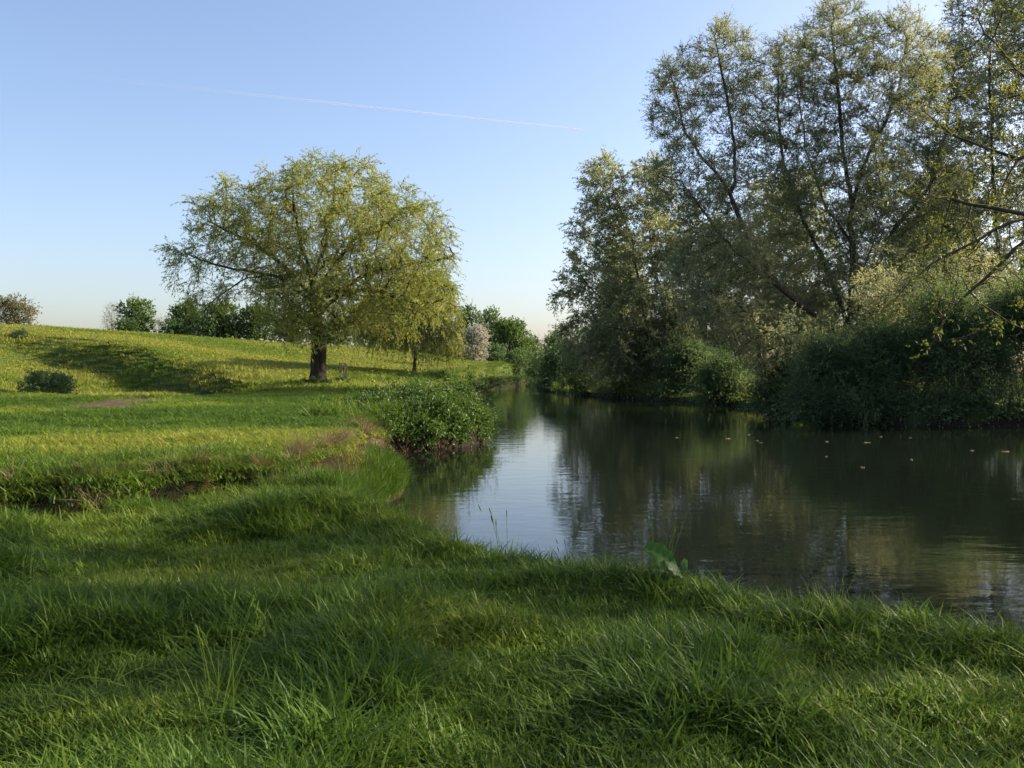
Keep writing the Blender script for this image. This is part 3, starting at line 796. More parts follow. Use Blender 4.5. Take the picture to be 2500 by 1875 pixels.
d = 50.0
b = at(846, 400, d); b[2] = ground_z(b[0], b[1])[0] - .1
paths = [[b, at(849, 360, d), at(850, 330, d)],
         ppath(d, [(850, 345), (812, 312, -1), (774, 281, -2), (752, 240, -2), (742, 219, -2), (731, 189, -2), (716, 167, -2), (688, 129, -1), (672, 70, 0)]),
         ppath(d, [(736, 190, -2), (733, 129, -1), (726, 64, 0), (721, 36, 0)]),
         ppath(d, [(850, 330), (822, 258, 1), (798, 204, 1), (783, 167, 2), (775, 118, 2), (773, 60, 2)]),
         ppath(d, [(850, 325), (850, 240), (849, 193), (843, 150, -1), (837, 86, -1), (832, 25, -1)]),
         ppath(d, [(850, 240), (824, 204, 2), (801, 150, 3), (792, 86, 3)]),
         ppath(d, [(849, 215), (861, 172, -1), (884, 133, -2), (901, 97, -2), (910, 45, -2)]),
         ppath(d, [(850, 325), (893, 236, 2), (927, 193, 3), (946, 129, 3), (952, 60, 3)]),
         ppath(d, [(849, 352), (800, 350, -3), (757, 331, -4), (730, 304, -4)]),
         ppath(d, [(849, 340), (860, 270, -3), (880, 210, -4), (870, 140, -4)]), ppath(d, [(850, 330), (890, 300, -4), (930, 285, -7), (965, 285, -8)]),
         ppath(d, [(774, 281, -2), (735, 250, -3), (705, 215, -3), (680, 180, -3)])]
rows = [(683, 105, 34, 58, 0, 1), (724, 70, 30, 50, 0, 1), (688, 185, 42, 45, -2, .9), (775, 95, 44, 60, 2, 1), (833, 62, 44, 62, -1, 1.1), (893, 78, 48, 64, -2, 1), (940, 110, 38, 80, 3, 1), (760, 190, 55, 60, 0, .8),
        (840, 180, 65, 65, 0, .8), (912, 205, 55, 70, 2, .8), (722, 265, 50, 45, -3, 1), (800, 275, 65, 45, 1, .9), (880, 290, 62, 48, 0, .9), (735, 320, 45, 32, -4, 1), (800, 325, 50, 30, 2, 1), (860, 335, 50, 32, 3, 1), (765, 350, 40, 24, -3, 1), (870, 240, 50, 50, 3, .9), (700, 290, 40, 40, 0, 1), (895, 296, 45, 26, -7, .9), (960, 282, 40, 32, -8, .9), (812, 340, 36, 26, -7, .9)]
make_tree('willow_tree', b, paths, plobes(d, rows), 'tallest willow on the far bank with several dark leaning stems', n_attr=6000, D=.40, kill=.48, tip=.0115, pw=2.15, bark='bark_dark', leaf='bank_willow_leaf',
          per=6.3, sl=(.45, 1.0), droop=.12, nleaf=17, ll=.105, lw=.036, seed=21, thr=.03, up=.35, rand=.7, spread=.8, hang=.1, trop=(0, 0, .14))

d = 76.0
b = at(655, 398, d); b[2] = ground_z(b[0], b[1])[0] - .1
paths = [[b, at(664, 350, d), at(666, 320, d), at(654, 279, d), at(646, 215, d), at(643, 165, d)],
         ppath(d, [(660, 380), (645, 320, 1), (640, 288, 1), (630, 230, 1), (612, 190, 1), (607, 160, 1)]),
         ppath(d, [(664, 350), (620, 320, -2), (590, 290, -2), (575, 270, -2)]),
         ppath(d, [(664, 345), (700, 310, -1), (730, 300, -1)]), ppath(d, [(664, 350), (640, 335, -4), (600, 330, -5)])]
rows = [(606, 190, 25, 38, 0, 1.1), (650, 186, 28, 32, 0, 1.1), (594, 238, 28, 38, 0, 1), (640, 250, 48, 45, 0, 1), (586, 295, 32, 38, 0, 1), (650, 315, 60, 38, -2, 1), (705, 320, 50, 36, 0, 1), (578, 338, 22, 26, 0, 1), (615, 350, 48, 28, -3, 1), (690, 352, 48, 28, -3, 1), (690, 240, 40, 40, 2, .8)]
make_tree('willow_tree', b, paths, plobes(d, rows), 'grey-green twin-topped willow at the left end of the far bank', n_attr=2000, D=.5, kill=.66, tip=.013, bark='bark_dark', leaf='bank_willow_leaf',
          per=5, sl=(.6, 1.4), droop=.3, nleaf=18, ll=.21, lw=.07, seed=22, thr=.036, up=.25, rand=.75, spread=.75, hang=.1, trop=(0, 0, .1), tbias=.06)

d = 55.0
b = at(1004, 395, d); b[2] = ground_z(b[0], b[1])[0] - .1
paths = [[b, at(1004, 340, d), at(1000, 260, d), at(990, 160, d), at(985, 40, d)], ppath(d, [(1003, 320), (1030, 220, 1), (1050, 120, 1), (1060, 10, 1)]), ppath(d, [(1002, 300), (975, 240, -2), (960, 180, -2)]), ppath(d, [(1003, 330), (1060, 260, -2), (1090, 180, -2)])]
rows = [(985, 45, 42, 72, 0, 1), (1045, 40, 55, 90, 1, 1), (1000, 160, 55, 70, 0, .9), (1065, 190, 60, 80, 0, .9), (965, 235, 40, 60, -1, .9), (1030, 280, 60, 50, 0, .9), (1100, 60, 60, 90, 0, .7)]
make_tree('willow_tree', b, paths, plobes(d, rows), 'tall willow rising behind the overhanging branches at the right edge', n_attr=2600, D=.48, kill=.6, tip=.012, bark='bark_dark', leaf='bank_willow_leaf',
          per=5, sl=(.6, 1.3), droop=.2, nleaf=15, ll=.17, lw=.055, seed=23, thr=.036, up=.3, rand=.7, spread=.8, hang=.1, trop=(0, 0, .12))

R1 = [o for o in COL.objects if o.name.startswith('willow_tree') and 'twin-topped' in o['label']][0]
for (x_, y_, rz, sz, lab) in [(22, 80, 2.1, .95, 'willow crown filling the space behind the tallest willow, left side'), (37, 82, 4.0, 1.05, 'willow crown behind the tallest willow, towards the right edge'), (14.5, 112, 1.0, .9, 'distant willow showing behind the twin-topped one')]:
    dup(R1, (x_, y_, ground_z(x_, y_)[0] - .1), rz, (sz, sz, sz), lab)

# --- the near tree whose limbs reach in from the right
b = np.array([13.2, 11.6, 0]); b[2] = ground_z(b[0], b[1])[0] - .05
paths = [[b, b + np.array([-.2, .1, 1.6]), b + np.array([-.5, .4, 3.4])],
         [b + np.array([-.5, .4, 3.3]), at(1105, 215, 13.2), at(1024, 207, 13.6), at(960, 196, 14), at(900, 186, 14.3)],
         [at(1080, 212, 13.4), at(1000, 224, 13.0), at(930, 262, 12.8), at(890, 300, 12.7)],
         [at(1060, 212, 13.4), at(1010, 250, 13.8), at(960, 300, 14.0), at(930, 350, 14.2)],
         [b + np.array([-.4, .3, 3.0]), at(1110, 120, 13.6), at(1024, 86, 14.2), at(975, 40, 14.6)],
         [at(1090, 140, 13.6), at(1020, 160, 14.6), at(960, 140, 15.2), at(920, 110, 15.6)],
         [b + np.array([-.5, .4, 3.4]), b + np.array([-.8, .6, 6]), b + np.array([-1, 1, 9])], [b + np.array([-.5, .4, 3.4]), b + np.array([.8, -1, 6]), b + np.array([2, -2.5, 8])]]
rows = [(985, 110, 60, 90, 1, 1), (970, 210, 75, 55, .5, 1.1), (965, 300, 55, 55, 0, 1.2), (1040, 300, 60, 50, 0, 1), (1060, 120, 60, 120, 0, .8), (905, 190, 30, 22, .3, 1.3), (1010, 235, 70, 50, 0, 1.2), (945, 265, 50, 40, .3, 1.2), (1000, 40, 40, 60, 1, .8)]
lob = plobes(13.6, rows) + [tuple(b + np.array([-.4, .0, 9.0])) + (3.2, 3.0, 2.8, 1.0)]
make_tree('ash_tree', b, paths, lob, 'bare-limbed tree in young yellow leaf reaching in from the right edge', n_attr=2800, D=.26, kill=.38, tip=.008, pw=1.95, bark='bark_dark', leaf='near_leaf',
          per=2.4, sl=(.16, .36), droop=.15, nleaf=7, ll=.068, lw=.028, seed=31, thr=.016, up=.2, rand=.6, spread=.6, hang=.1, twig_r=.0035, trop=(0, 0, .02), cn=.8)

# a second one stands beside it, its crown dappling the near grass with shade
b = np.array([16.4, 11.9, 0]); b[2] = ground_z(b[0], b[1])[0] - .05
o_ = lambda x, y, z: b + np.array([x, y, z])
make_tree('ash_tree', b, [[o_(0, 0, 0), o_(.1, 0, 2.6), o_(0, .1, 5.0)], [o_(0, .1, 4.8), o_(-1.6, -.4, 7), o_(-2.6, -.6, 9.4)], [o_(0, .1, 5), o_(1.5, -1, 7.2), o_(2.2, -1.8, 9.2)], [o_(0, .1, 5), o_(.2, 1.4, 7.6), o_(.2, 2.2, 10)]],
          [(*o_(-1.8, -.6, 8.8), 2.3, 2.3, 2.0), (*o_(1.4, -1.8, 8.8), 2.3, 2.2, 2.0), (*o_(.3, 1.8, 9.4), 2.2, 2.0, 2.0), (*o_(0, -.4, 11.2), 2.4, 2.2, 1.7)],
          'young-leaved tree standing beside the leaning one, outside the right edge', n_attr=800, D=.32, kill=.5, tip=.008, pw=2.2, bark='bark_dark', leaf='near_leaf', per=1.9, sl=(.25, .55), droop=.2, nleaf=9, ll=.12, lw=.05, seed=33, thr=.02, up=.2, rand=.7, cn=.9)

# ------------------------------------------------------------------ shrubs and hedge trees
def lobe_shoots(lobes, n, rng, sl, inner=.55):
    vol = np.array([l[3] * l[5] * (l[6] if len(l) > 6 else 1) for l in lobes]); c = np.maximum(5, n * vol / vol.sum()).astype(int)
    B, Dr = [], []
    for l, k in zip(lobes, c):
        v = nrm(rng.normal(0, 1, (k, 3)) + np.array([0, 0, .35])); r = (inner + (1 - inner) * rng.random(k) ** .6) * (.88 + .24 * vnoise(v[:, 0] * 3 + l[0], v[:, 2] * 3 + v[:, 1] * 2, .8, 7))
        B.append(np.array(l[:3]) + v * r[:, None] * np.array(l[3:6])); Dr.append(nrm(v + rng.normal(0, .5, (k, 3))))
    B = np.vstack(B); Dr = np.vstack(Dr)
    return B, Dr, rng.uniform(sl[0], sl[1], len(B)) * (1 + 1.3 * (rng.random(len(B)) < .10))

def make_bush(name, base, lobes, label, cat, group=None, n=1500, sl=(.3, .8), droop=.2, nleaf=10, ll=.12, lw=.05, leaf='bush_leaf', bark='bark_dark', seed=1, up=.3, stems=9, stem_r=.03, stem_name='stem', crown_name='foliage', trunk=None, cn=1.2, tbias=0, spread=.9, inner=.55, water=False):
    rng = np.random.default_rng(seed)
    t = thing(name, base, label, cat, group); base = np.asarray(base, float)
    lobes = [tuple(np.asarray(l[:3], float) - base) + tuple(l[3:]) for l in lobes]
    B, Dr, ln = lobe_shoots(lobes, n, rng, sl, inner)
    k = (B[:, 2] + base[2] > .06) if water else (B[:, 2] > -0.05); B, Dr, ln = B[k], Dr[k], ln[k]
    Dr = nrm(Dr + np.array([0, 0, up]))
    V, Q, mi, T = shoots(B, Dr, ln, droop * (.3 + 1.3 * rng.random(len(B))), nleaf, ll, lw, rng, twig_r=.005, clump_noise=cn, tbias=tbias, spread=spread)
    link(crown_name, quad_mesh(crown_name, V, Q, [M[leaf], M[bark]], mi, {'tint': T}), t)
    # woody stems fanning from the base into the lobes
    P, par, r = [np.array([0, 0, -.15])], [-1], [stem_r * 1.4]
    root = 0
    if trunk:
        for q in range(1, 5): P.append(np.array([rng.normal(0, .03), rng.normal(0, .03), trunk * q / 4])); par.append(len(P) - 2); r.append(stem_r * (1.3 - .08 * q))
        root = len(P) - 1
    for s in range(stems):
        l = lobes[s % len(lobes)]; tgt = np.array(l[:3]) + rng.normal(0, .45, 3) * np.array(l[3:6]); last = root; m = 7; p0 = P[root]
        mid = (p0 + tgt) / 2 + rng.normal(0, .12, 3) * np.linalg.norm(tgt - p0)
        for q in range(1, m + 1):
            u = q / m; p = p0 * (1 - u) ** 2 + mid * 2 * u * (1 - u) + tgt * u * u
            P.append(p); par.append(last); r.append(stem_r * (.75 - .55 * u)); last = len(P) - 1
    TV, TQ = tubes(np.array(P), np.array(par), np.array(r), 1.2, .5, .15)
    link(stem_name, quad_mesh(stem_name, TV, TQ, [M[bark]], smooth=True), t)
    return t

# shrubs along the far bank
bank = [  # px, py of centre, rx, ry, distance, label, leaf, tint
    (556, 372, 17, 24, 104, 'dark bush at the river bend, farthest left of the far bank shrubs', 'bush_leaf', -.1),
    (590, 362, 30, 36, 86, 'brown-green shrub under the twin-topped willow, left of its trunks', 'bush_leaf', .05),
    (636, 366, 34, 34, 77, 'rounded dark shrub at the foot of the twin-topped willow', 'bush_leaf', 0),
    (672, 336, 36, 34, 74, 'lighter yellow-green sallow bush in front of the twin willow trunks', 'bank_willow_leaf', .15),
    (690, 374, 34, 30, 69, 'low olive shrub above the water between the two willows', 'bush_leaf', .0),
    (728, 380, 30, 26, 61, 'green shrub dipping its leaves into the water left of the gap', 'bush_leaf', .05),
    (786, 384, 34, 28, 48, 'low dark shrub below the tallest willow stems', 'bush_leaf', -.1),
    (832, 376, 44, 38, 39.5, 'wide dark green shrub under the tallest willow, right of the gap', 'bush_leaf', -.1),
    (898, 366, 50, 50, 38.8, 'big blackish shrub overhanging the dark water', 'bush_leaf', -.05),
    (964, 354, 50, 60, 38.2, 'tall shrub with light tips beside the right edge', 'bush_leaf', .1),
    (1030, 346, 54, 70, 38, 'large shrub cut off by the right edge of the view', 'bush_leaf', .15)]
for k, (x, y, rx, ry, dd, lab, lf, tb) in enumerate(bank):
    rg = np.random.default_rng(100 + k)
    c = at(x, y, dd + rx * px(dd) * .45)
    s = px(dd)
    bz = ground_z(c[0], c[1])[0]
    base = np.array([c[0], c[1], max(bz, 0) - .05])
    lob = [(*c, rx * s * .66, rx * s * .66, ry * s * .66, 1)]
    for q in range(9):
        a = rg.uniform(0, 6.28)
        lob.append((c[0] + math.cos(a) * rx * s * .5, c[1] + math.sin(a) * rx * s * .45, c[2] + rg.uniform(-.45, .72) * ry * s, rx * s * rg.uniform(.22, .5), rx * s * .42, ry * s * rg.uniform(.2, .45), 1))
    for q in (-1, -.3, .4, 1):      # leafy skirt hanging to the water
        lob.append((c[0] + q * rx * s * .75, c[1] - rx * s * .55, .45 + .2 * rg.random(), rx * s * .42, rx * s * .4, .55, 1.5))
    n = int(2200 + 62 * rx * ry / 40)
    make_bush('shrub', base, lob, lab, 'shrub', 'shrubs along the far bank', n=n, sl=(.3 + dd * .004, .9 + dd * .012), nleaf=12, ll=.062 + dd * .0009, lw=.022 + dd * .0004, leaf=lf, seed=200 + k, tbias=tb, stems=12, stem_r=.05, inner=.25, droop=.3, up=.5, water=True)

# hedge trees on the hill and at the far bend
def hedge(x, ytop, ybot, rx, dd, lab, leaf='field_leaf', name='field_tree', seed=1, n=1100, ll=.26, lw=.15, tb=0, group=None, trunk=.8, dens=10, inner=.45, sl=(.4, .9), stem_r=.12):
    rg = np.random.default_rng(seed); s = px(dd)
    top = at(x, ytop, dd); bx = top[0]; bz = ground_z(bx, dd)[0] - .1
    H = top[2] - bz; W = rx * s
    base = np.array([bx, dd, bz])
    lob = [(bx, dd, bz + H * .55, W * .75, W * .75, H * .42, 1)]
    for q in range(8):
        a = q * 2.4 + rg.uniform(0, 1); rr = rg.uniform(.3, .62)
        zz = rg.uniform(.25, .82); sh = 1 - .55 * max(0, zz - .5)
        lob.append((bx + math.cos(a) * W * rr * sh, dd + math.sin(a) * W * rr * sh, bz + H * zz, W * .42, W * .42, H * .19, 1.2))
    for q in range(5):
        a = q * 1.26 + rg.uniform(0, 1)
        lob.append((bx + math.cos(a) * W * .5, dd + math.sin(a) * W * .5, bz + H * .14, W * .42, W * .42, H * .16, .8))
    return make_bush(name, base, lob, lab, 'tree', group, n=n, sl=sl, nleaf=dens, ll=ll, lw=lw, leaf=leaf, seed=seed, tbias=tb, stems=14 if stem_r > .1 else 26, stem_r=stem_r, stem_name='trunk', crown_name='crown', trunk=H * .16, cn=1.6, droop=.1, inner=inner, up=.35)

G1 = 'hedgerow trees on the hill skyline'
hedge(14, 297, 327, 24, 112, 'brownish rounded thorn tree alone on the skyline at far left', 'brown_leaf', 'thorn_tree', 301, n=900, ll=.2, lw=.1, group=G1)
hedge(111, 304, 334, 9, 128, 'thin almost bare grey tree left of the round green hedge tree', 'brown_leaf', 'bare_tree', 302, n=420, ll=.13, lw=.06, group=G1, dens=3, inner=.2, stem_r=.045)
hedge(137, 299, 336, 19, 124, 'round bright green hedge tree left of the big willow, first from left', 'field_leaf', 'field_tree', 303, n=900, tb=.12, group=G1)
hedge(160, 315, 336, 8, 128, 'small leafless grey tree between two green hedge trees', 'brown_leaf', 'bare_tree', 304, n=360, ll=.12, lw=.06, group=G1, dens=2, inner=.2, stem_r=.045)
hedge(187, 302, 340, 21, 124, 'round dark green hedge tree under the tip of the low willow limb', 'field_leaf', 'field_tree', 305, n=900, tb=.0, group=G1)
hedge(225, 303, 342, 20, 122, 'broad green hedge tree half hidden by hanging willow twigs', 'field_leaf', 'field_tree', 306, n=900, tb=.05, group=G1)
hedge(257, 305, 344, 20, 123, 'dark green hedge tree just left of the willow crown base', 'field_leaf', 'field_tree', 307, n=900, tb=-.1, group=G1)
hedge(292, 312, 346, 22, 128, 'dark hedge tree behind the willow trunk', 'field_leaf', 'field_tree', 308, n=800, tb=-.15, group=G1)
hedge(338, 318, 349, 24, 134, 'dark hedge tree seen between the two willow trunks', 'field_leaf', 'field_tree', 309, n=800, tb=-.15, group=G1)
for k, (x, yt, rx, lab) in enumerate([(128, 322, 12, 'low blue-grey bush at the foot of the first green hedge tree'), (174, 322, 12, 'low dark bush left of the dark hedge tree'), (207, 320, 10, 'low dark bush in the gap of the skyline hedge')]):
    hedge(x, yt, 340, rx, 118 + k, lab, 'bush_leaf', 'hedge_bush', 320 + k, n=260, tb=-.1, group='low bushes in the skyline hedge')
G2 = 'trees at the far river bend'
hedge(470, 303, 362, 17, 178, 'tall green tree behind the blossoming hawthorn, nearer the willow', 'field_leaf', 'field_tree', 331, n=1700, ll=.3, lw=.18, tb=.05, group=G2)
hedge(491, 305, 362, 15, 182, 'tall pale green tree behind the blossoming hawthorn, on its right', 'field_leaf', 'field_tree', 332, n=1500, ll=.3, lw=.17, tb=.2, group=G2)
hedge(474, 325, 362, 16, 156, 'hawthorn covered in creamy white blossom', 'blossom', 'hawthorn_tree', 333, n=1500, ll=.2, lw=.14, group=G2)
hedge(513, 318, 366, 21, 176, 'round sunlit green tree behind the fence at the river bend', 'field_leaf', 'field_tree', 334, n=2200, ll=.3, lw=.18, tb=.15, group=G2)
hedge(534, 336, 368, 14, 184, 'dark tree right of the round sunlit tree at the bend', 'field_leaf', 'field_tree', 335, n=1300, ll=.3, lw=.17, tb=-.1, group=G2)
hedge(556, 328, 372, 18, 190, 'dark green tree at the bend beside the far bank willow', 'field_leaf', 'field_tree', 336, n=1400, ll=.3, lw=.17, tb=0, group=G2)
for k, (x, yt, rx, lab) in enumerate([(495, 345, 13, 'dark low hedge bush just right of the hawthorn'), (516, 348, 14, 'dark low hedge bush under the round sunlit tree'), (540, 350, 14, 'dark low hedge bush at the right end of the fence'), (440, 338, 16, 'dark hedge bush behind the smaller willow'), (405, 332, 18, 'dark hedge bush between the two willow crowns'), (372, 328, 18, 'dark hedge bush behind the tree guard'), (422, 340, 16, 'dark hedge bush left behind the smaller willow trunk'), (458, 342, 14, 'dark hedge bush at the left foot of the hawthorn'), (390, 336, 14, 'dark hedge bush between the guard and the smaller willow')]):
    hedge(x, yt, 366, rx, 168 + 2 * k if k < 3 else 150 + 2 * (k - 3), lab, 'bush_leaf', 'hedge_bush', 340 + k, n=380, tb=-.15, group='low hedge bushes at the far bend')

# bushes on the meadow
def low_bush(x, y, dd, rx, ry, lab, seed, leaf='bush_leaf', n=500, ll=.12, lw=.05):
    s = px(dd); c = at(x, y, dd); bz = ground_z(c[0], dd)[0]
    base = (c[0], dd, bz - .03); W = rx * s; H = ry * 2 * s
    rg = np.random.default_rng(seed)
    lob = [(c[0], dd, bz + H * .35, W * .85, W * .7, H * .55, 1)] + [(c[0] + rg.uniform(-.6, .6) * W, dd + rg.uniform(-.4, .4) * W, bz + H * rg.uniform(.25, .5), W * .45, W * .45, H * .4, 1) for _ in range(4)]
    return make_bush('meadow_bush', base, lob, lab, 'bush', 'bushes on the meadow', n=n, sl=(.15, .45), ll=ll, lw=lw, leaf=leaf, seed=seed, stem_r=.015, up=.5, cn=.6)
low_bush(45, 382, 47, 25, 17, 'rounded dark bush on the grass at left', 401, n=900)
low_bush(205, 381, 50, 9, 4, 'small dark leafy clump in the grass between bush and trunk', 402, n=200)
low_bush(20, 338, 84, 8, 4, 'small dark bush high on the left slope', 403, n=200)
low_bush(343, 380, 57, 6, 3, 'small green weed clump at the foot of the tree guard', 404, n=120)
low_bush(318, 384, 52.6, 12, 2, 'weeds round the foot of the big willow trunk', 405, n=160, leaf='nettle_leaf')

# the nettle bank on the point
c = np.array([-2.35, 28.6, 0])
lob = [(-3.0, 28.2, .85, 1.3, 1.0, .72, 1), (-2.0, 29.2, .85, .8, .9, .6, 1), (-2.4, 27.0, .75, .9, .7, .55, 1), (-4.0, 27.6, .95, .8, .9, .45, 1), (-1.6, 28.6, .6, .6, .7, .45, 1), (-3.2, 26.2, .65, .8, .7, .45, 1), (-2.0, 30.0, 1.1, .8, .8, .6, 1),
       (-1.3, 28.9, .45, .5, .6, .45, 1.3), (-1.9, 27.3, .4, .6, .5, .4, 1.3), (-2.7, 26.1, .42, .6, .5, .4, 1.3), (-3.4, 25.3, .4, .5, .5, .4, 1.3), (-1.15, 30.2, .5, .4, .7, .45, 1.2), (-4.3, 26.4, 1.0, .6, .7, .35, 1)]
make_bush('nettle_bank', (c[0], c[1], ground_z(c[0], c[1])[0] - .05), lob, 'dense clump of nettles and docks on the point above the water', 'plant clump', n=3200, sl=(.2, .5), nleaf=14, ll=.095, lw=.05, leaf='nettle_leaf', seed=411, up=.7, stems=40, stem_r=.02, cn=.5, inner=.4, bark='nettle_leaf', water=True)

# far waterside clumps of tall herbage on the left bank
for k, (x, y, dd, lab) in enumerate([(437, 380, 52, 'tall grass and nettles behind the nettle point'), (456, 378, 66, 'leafy waterside clump left of the far channel'), (474, 378, 84, 'dark waterside clump at the mouth of the far channel'), (492, 380, 112, 'light green waterside clump on the far channel bank'), (514, 380, 135, 'last waterside clump before the river bend')]):
    c0 = at(x, y, dd); s = px(dd); bz = ground_z(c0[0], dd)[0]; W = 11 * s; H = max(.8, 9 * s)
    rg = np.random.default_rng(420 + k)
    lob = [(c0[0] + q * W * .7, dd + rg.uniform(-1, 1), max(bz, .3) + H * .3, W * .7, W * .7, H * .5, 1) for q in (-1, 0, 1)]
    make_bush('waterside_clump', (c0[0], dd, bz - .03), lob, lab, 'plant clump', 'waterside plant clumps on the left bank', n=500, sl=(.3, .8), ll=.14, lw=.06, leaf='nettle_leaf', seed=430 + k, stem_r=.02, up=.9, cn=.9)

# ------------------------------------------------------------------ tree guard, fence posts
def bar(p, q, w, d2=None):
    p = np.asarray(p, float); q = np.asarray(q, float); t = nrm(q - p); u = np.cross(t, [0.2, 1, .1]); u = nrm(u); v = np.cross(t, u); d2 = d2 or w
    pts = []
    for c in (p, q):
        for a, b in ((-1, -1), (1, -1), (1, 1), (-1, 1)): pts.append(c + u * a * w / 2 + v * b * d2 / 2)
    return np.array(pts), np.array([(0, 1, 5, 4), (1, 2, 6, 5), (2, 3, 7, 6), (3, 0, 4, 7), (3, 2, 1, 0), (4, 5, 6, 7)])
M['stake'] = bark_mat('weathered_stake', (0.045, 0.036, 0.027), (0.14, 0.115, 0.085), 14, .3)
gb = at(343, 380, 60); gb[2] = ground_z(gb[0], gb[1])[0]
t = thing('tree_guard', gb, 'guard of wooden stakes round a sapling, right of the big willow trunk', 'tree guard')
for k in range(6):
    a = k * 1.047 + .4; x, y = .24 * math.cos(a), .24 * math.sin(a)
    v, q = bar((x, y, -.1), (x * .98, y * .98, 1.16 + .05 * (k % 2)), .055, .04)
    link('stake', quad_mesh('stake', v, q, [M['stake']]), t)
for h in (.35, 1.15):
    Vs, Qs, o = [], [], 0
    for k in range(6):
        a, b2 = k * 1.047 + .4, (k + 1) * 1.047 + .4
        v, q = bar((.27 * math.cos(a), .27 * math.sin(a), h), (.27 * math.cos(b2), .27 * math.sin(b2), h), .035, .015); Vs.append(v); Qs.append(q + o); o += 8
    link('rail', quad_mesh('rail', np.vstack(Vs), np.vstack(Qs), [M['stake']]), t)
for k, (x, lab) in enumerate([(486, 'fence post right beside the blossoming hawthorn'), (503, 'fence post left under the round sunlit tree'), (519, 'fence post in front of the dark hedge, right of the round tree'), (540, 'last fence post, close to the river bend')]):
    dd = 160 + 3 * k; p = at(x, 365, dd); p[2] = ground_z(p[0], p[1])[0]
    v, q = bar((0, 0, -.2), (.02, 0, 1.35), .14, .14)
    v2, q2 = bar((.02, 0, 1.35), (.02, 0, 1.40), .10, .10)
    o = link('fence_post', quad_mesh('fence_post', np.vstack([v, v2]), np.vstack([q, q2 + 8]), [M['stake']]))
    o.location = p; tag(o, lab, 'fence post', 'fence posts at the far bend')

# ------------------------------------------------------------------ dock leaves on the near bank
def dock(loc, L_, W_, rot, lift, label, name='dock_plant', n=3, seed=1, roll=-.95):
    rg = np.random.default_rng(seed); t = thing(name, loc, label, 'plant')
    for k in range(n):
        LL = L_ * (1 if k == 0 else rg.uniform(.5, .7)); a = rot + (0 if k == 0 else rg.uniform(-1.6, 1.6)); li = lift if k == 0 else lift * rg.uniform(.6, 1.1)
        us = np.linspace(0, 1, 15); vs = np.linspace(-1, 1, 9); pts = []; tint = []
        for u in us:
            wv = (max(0, (u - .22) / .78)) ; wd = W_ * (LL / L_) * .5 * (math.sin(min(1, wv * 1.02) * math.pi) ** .6 if wv > 0 else 0) + .006
            out = LL * (u * math.cos(li) + .22 * u * u); up = LL * (u * math.sin(li) - .30 * u * u)
            for vv in vs:
                fold = abs(vv) * wd * .35 + .012 * math.sin(u * 26 + vv * 2) * abs(vv)
                x_, y_ = out, vv * wd
                yh = y_ * math.cos(roll); pts.append((x_ * math.cos(a) - yh * math.sin(a), x_ * math.sin(a) + yh * math.cos(a) - fold * .5, up + fold * .6 + y_ * math.sin(roll))); tint.append(1.0 if abs(vv) < .1 else .35 + .35 * math.sin(u * 44 - abs(vv) * 5))
        ii = np.arange(15 * 9).reshape(15, 9)
        Q = np.stack([ii[:-1, :-1].ravel(), ii[:-1, 1:].ravel(), ii[1:, 1:].ravel(), ii[1:, :-1].ravel()], 1)
        link('leaf', quad_mesh('leaf', pts, Q, [M['dock_leaf']], attrs={'tint': tint}, smooth=True), t)
    return t
x0, y0 = 1.28, 6.75
dock((x0, y0, ground_z(x0, y0)[0] + .08), .42, .17, R(172), R(58), 'broad-leaved dock standing up from the near bank grass', n=5, seed=5)

# reddish roots and stems under the nettle point
rg = np.random.default_rng(9)
for k, (x, y, lab) in enumerate([(-2.95, 25.35, 'reddish dead dock stems at the left foot of the nettle point'), (-2.25, 26.2, 'orange-brown dock stems at the waterline in the middle of the nettle point')]):
    Vs, Qs, Ts, o = [], [], [], 0
    for q in range(16):
        p0 = np.array([rg.normal(0, .16), rg.normal(0, .1), -.12]); p1 = p0 + np.array([rg.normal(0, .14), rg.normal(0, .1) - .05, rg.uniform(.25, .6)])
        v, qq = bar(p0, p1, .025, .02); Vs.append(v); Qs.append(qq + o); o += 8; Ts.append(np.full(8, rg.random()))
    ob = link('dead_stems', quad_mesh('dead_stems', np.vstack(Vs), np.vstack(Qs), [M['red_stem']], attrs={'tint': np.concatenate(Ts)}))
    ob.location = (x, y, .05); tag(ob, lab, 'plant stems', 'dead stems at the nettle point')

# ------------------------------------------------------------------ floating leaves
M['float'] = leaf_mat('floating_leaf', [(0, (0.30, 0.22, 0.10)), (1, (0.55, 0.42, 0.22))], .1)
spots = [(1006, 452, 9, 'yellow leaf raft floating nearest the right edge'), (972, 451, 4, 'small pale leaf floating left of the yellow raft'), (867, 443, 7, 'pale leaf floating below the big blackish shrub'), (881, 437, 3, 'tiny leaf floating up-right of the pale leaf'), (911, 438, 3, 'tiny leaf floating alone below the tall shrub'),
         (827, 442, 3, 'tiny leaf floating left of the pale leaf'), (863, 468, 4, 'leaf floating nearest the camera, mid water'), (827, 457, 2.5, 'speck of leaf floating below the tiny left one'), (912, 460, 2.5, 'speck of leaf floating right of the nearest leaf'), (728, 439, 6, 'thin leaf streak floating in the dark middle water'), (757, 441, 3, 'leaf floating at the left side of the bright reflection'), (761, 443, 3, 'leaf floating in the bright reflection'),
         (677, 438, 3, 'leaf floating farthest left on the dark water'), (749, 435, 2.5, 'leaf speck floating above the bright reflection')]
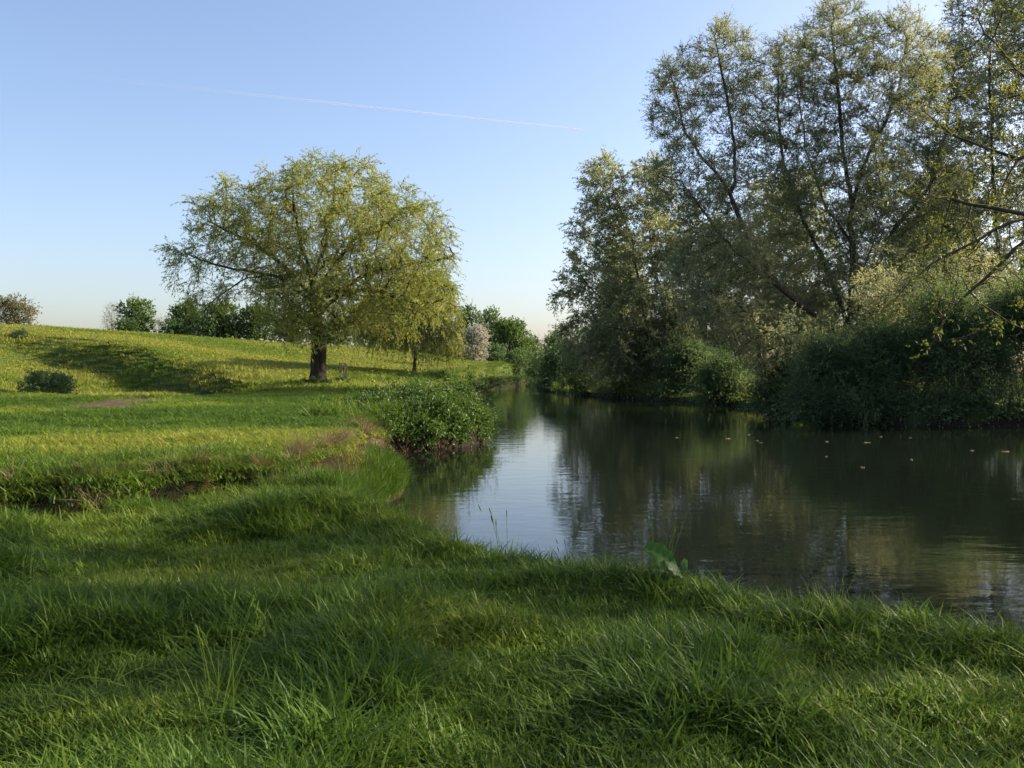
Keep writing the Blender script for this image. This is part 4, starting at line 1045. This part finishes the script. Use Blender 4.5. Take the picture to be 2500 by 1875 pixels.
for k, (x, y, w_, lab) in enumerate(spots):
    dd = CAMZ * F / (y - HZ); wd = w_ * px(dd) * .42
    rg = np.random.default_rng(600 + k); nn = 12
    an = np.linspace(0, 6.283, nn + 1)[:nn]
    rr = 1 + .3 * rg.normal(0, 1, nn)
    ring = np.stack([wd * rr * np.cos(an), wd * .6 * rr * np.sin(an), .012 + .012 * rg.random(nn)], 1)
    low_ = ring * np.array([.9, .9, 0]) + np.array([0, 0, .001])
    Vv = np.vstack([ring, low_, [[0, 0, .016]]])
    Qq = [(q, (q + 1) % nn, nn + (q + 1) % nn, nn + q) for q in range(nn)] + [(2 * nn, q, (q + 1) % nn, (q + 2) % nn) for q in range(0, nn, 2)]
    o = link('floating_leaf', quad_mesh('floating_leaf', Vv, Qq, [M['float']], attrs={'tint': np.full(len(Vv), rg.random())}))
    o.location = ((x - 512) / F * dd, dd, 0.002); tag(o, lab, 'leaf', 'leaves floating on the river')

# ------------------------------------------------------------------ contrail, nine kilometres up
def contrail():
    a = np.array(at(40, 73, 26000)); b2 = np.array(at(586, 131, 36000))
    # keep it level at the height of flight
    a = a * (9000 / a[2]); b2 = b2 * (9000 / b2[2])
    nseg, k = 60, 8
    us = np.linspace(0, 1, nseg + 1)
    pts = a + (b2 - a) * us[:, None]
    tn = nrm(b2 - a); u = nrm(np.cross(tn, [0, 0, 1.0])); v = np.cross(tn, u)
    rg = np.random.default_rng(3)
    rad = (62 - 40 * us) * (1 + .05 * rg.normal(0, 1, nseg + 1)); rad[-1] = 3
    an = np.arange(k) / k * 6.283
    ring = pts[:, None] + rad[:, None, None] * (u * np.cos(an)[None, :, None] + v * np.sin(an)[None, :, None] * .8)
    aa = np.arange(nseg)[:, None] * k; bb = np.arange(k)[None]
    Q = np.stack([aa + bb, aa + (bb + 1) % k, aa + k + (bb + 1) % k, aa + k + bb], -1).reshape(-1, 4)
    m, nt, out = newmat('ice_trail')
    at_ = node(nt, "ShaderNodeAttribute"); at_.attribute_name = 'age'
    d_ = node(nt, "ShaderNodeBsdfDiffuse"); d_.inputs[0].default_value = (.95, .95, .97, 1)
    tl = node(nt, "ShaderNodeBsdfTranslucent"); tl.inputs[0].default_value = (.95, .95, .97, 1)
    mx0 = node(nt, "ShaderNodeMixShader"); mx0.inputs[0].default_value = .5
    nt.links.new(d_.outputs[0], mx0.inputs[1]); nt.links.new(tl.outputs[0], mx0.inputs[2])
    tr = node(nt, "ShaderNodeBsdfTransparent"); mx = node(nt, "ShaderNodeMixShader")
    nt.links.new(at_.outputs['Fac'], mx.inputs[0]); nt.links.new(tr.outputs[0], mx.inputs[1]); nt.links.new(mx0.outputs[0], mx.inputs[2]); nt.links.new(mx.outputs[0], out.inputs[0])
    age = np.repeat(np.clip(.01 + .55 * us ** 2, 0, 1), k)
    o = link('contrail', quad_mesh('contrail', ring.reshape(-1, 3), Q, [m], attrs={'age': age}, smooth=True))
    tag(o, 'thin white aircraft trail slanting across the blue sky', 'contrail')
contrail()
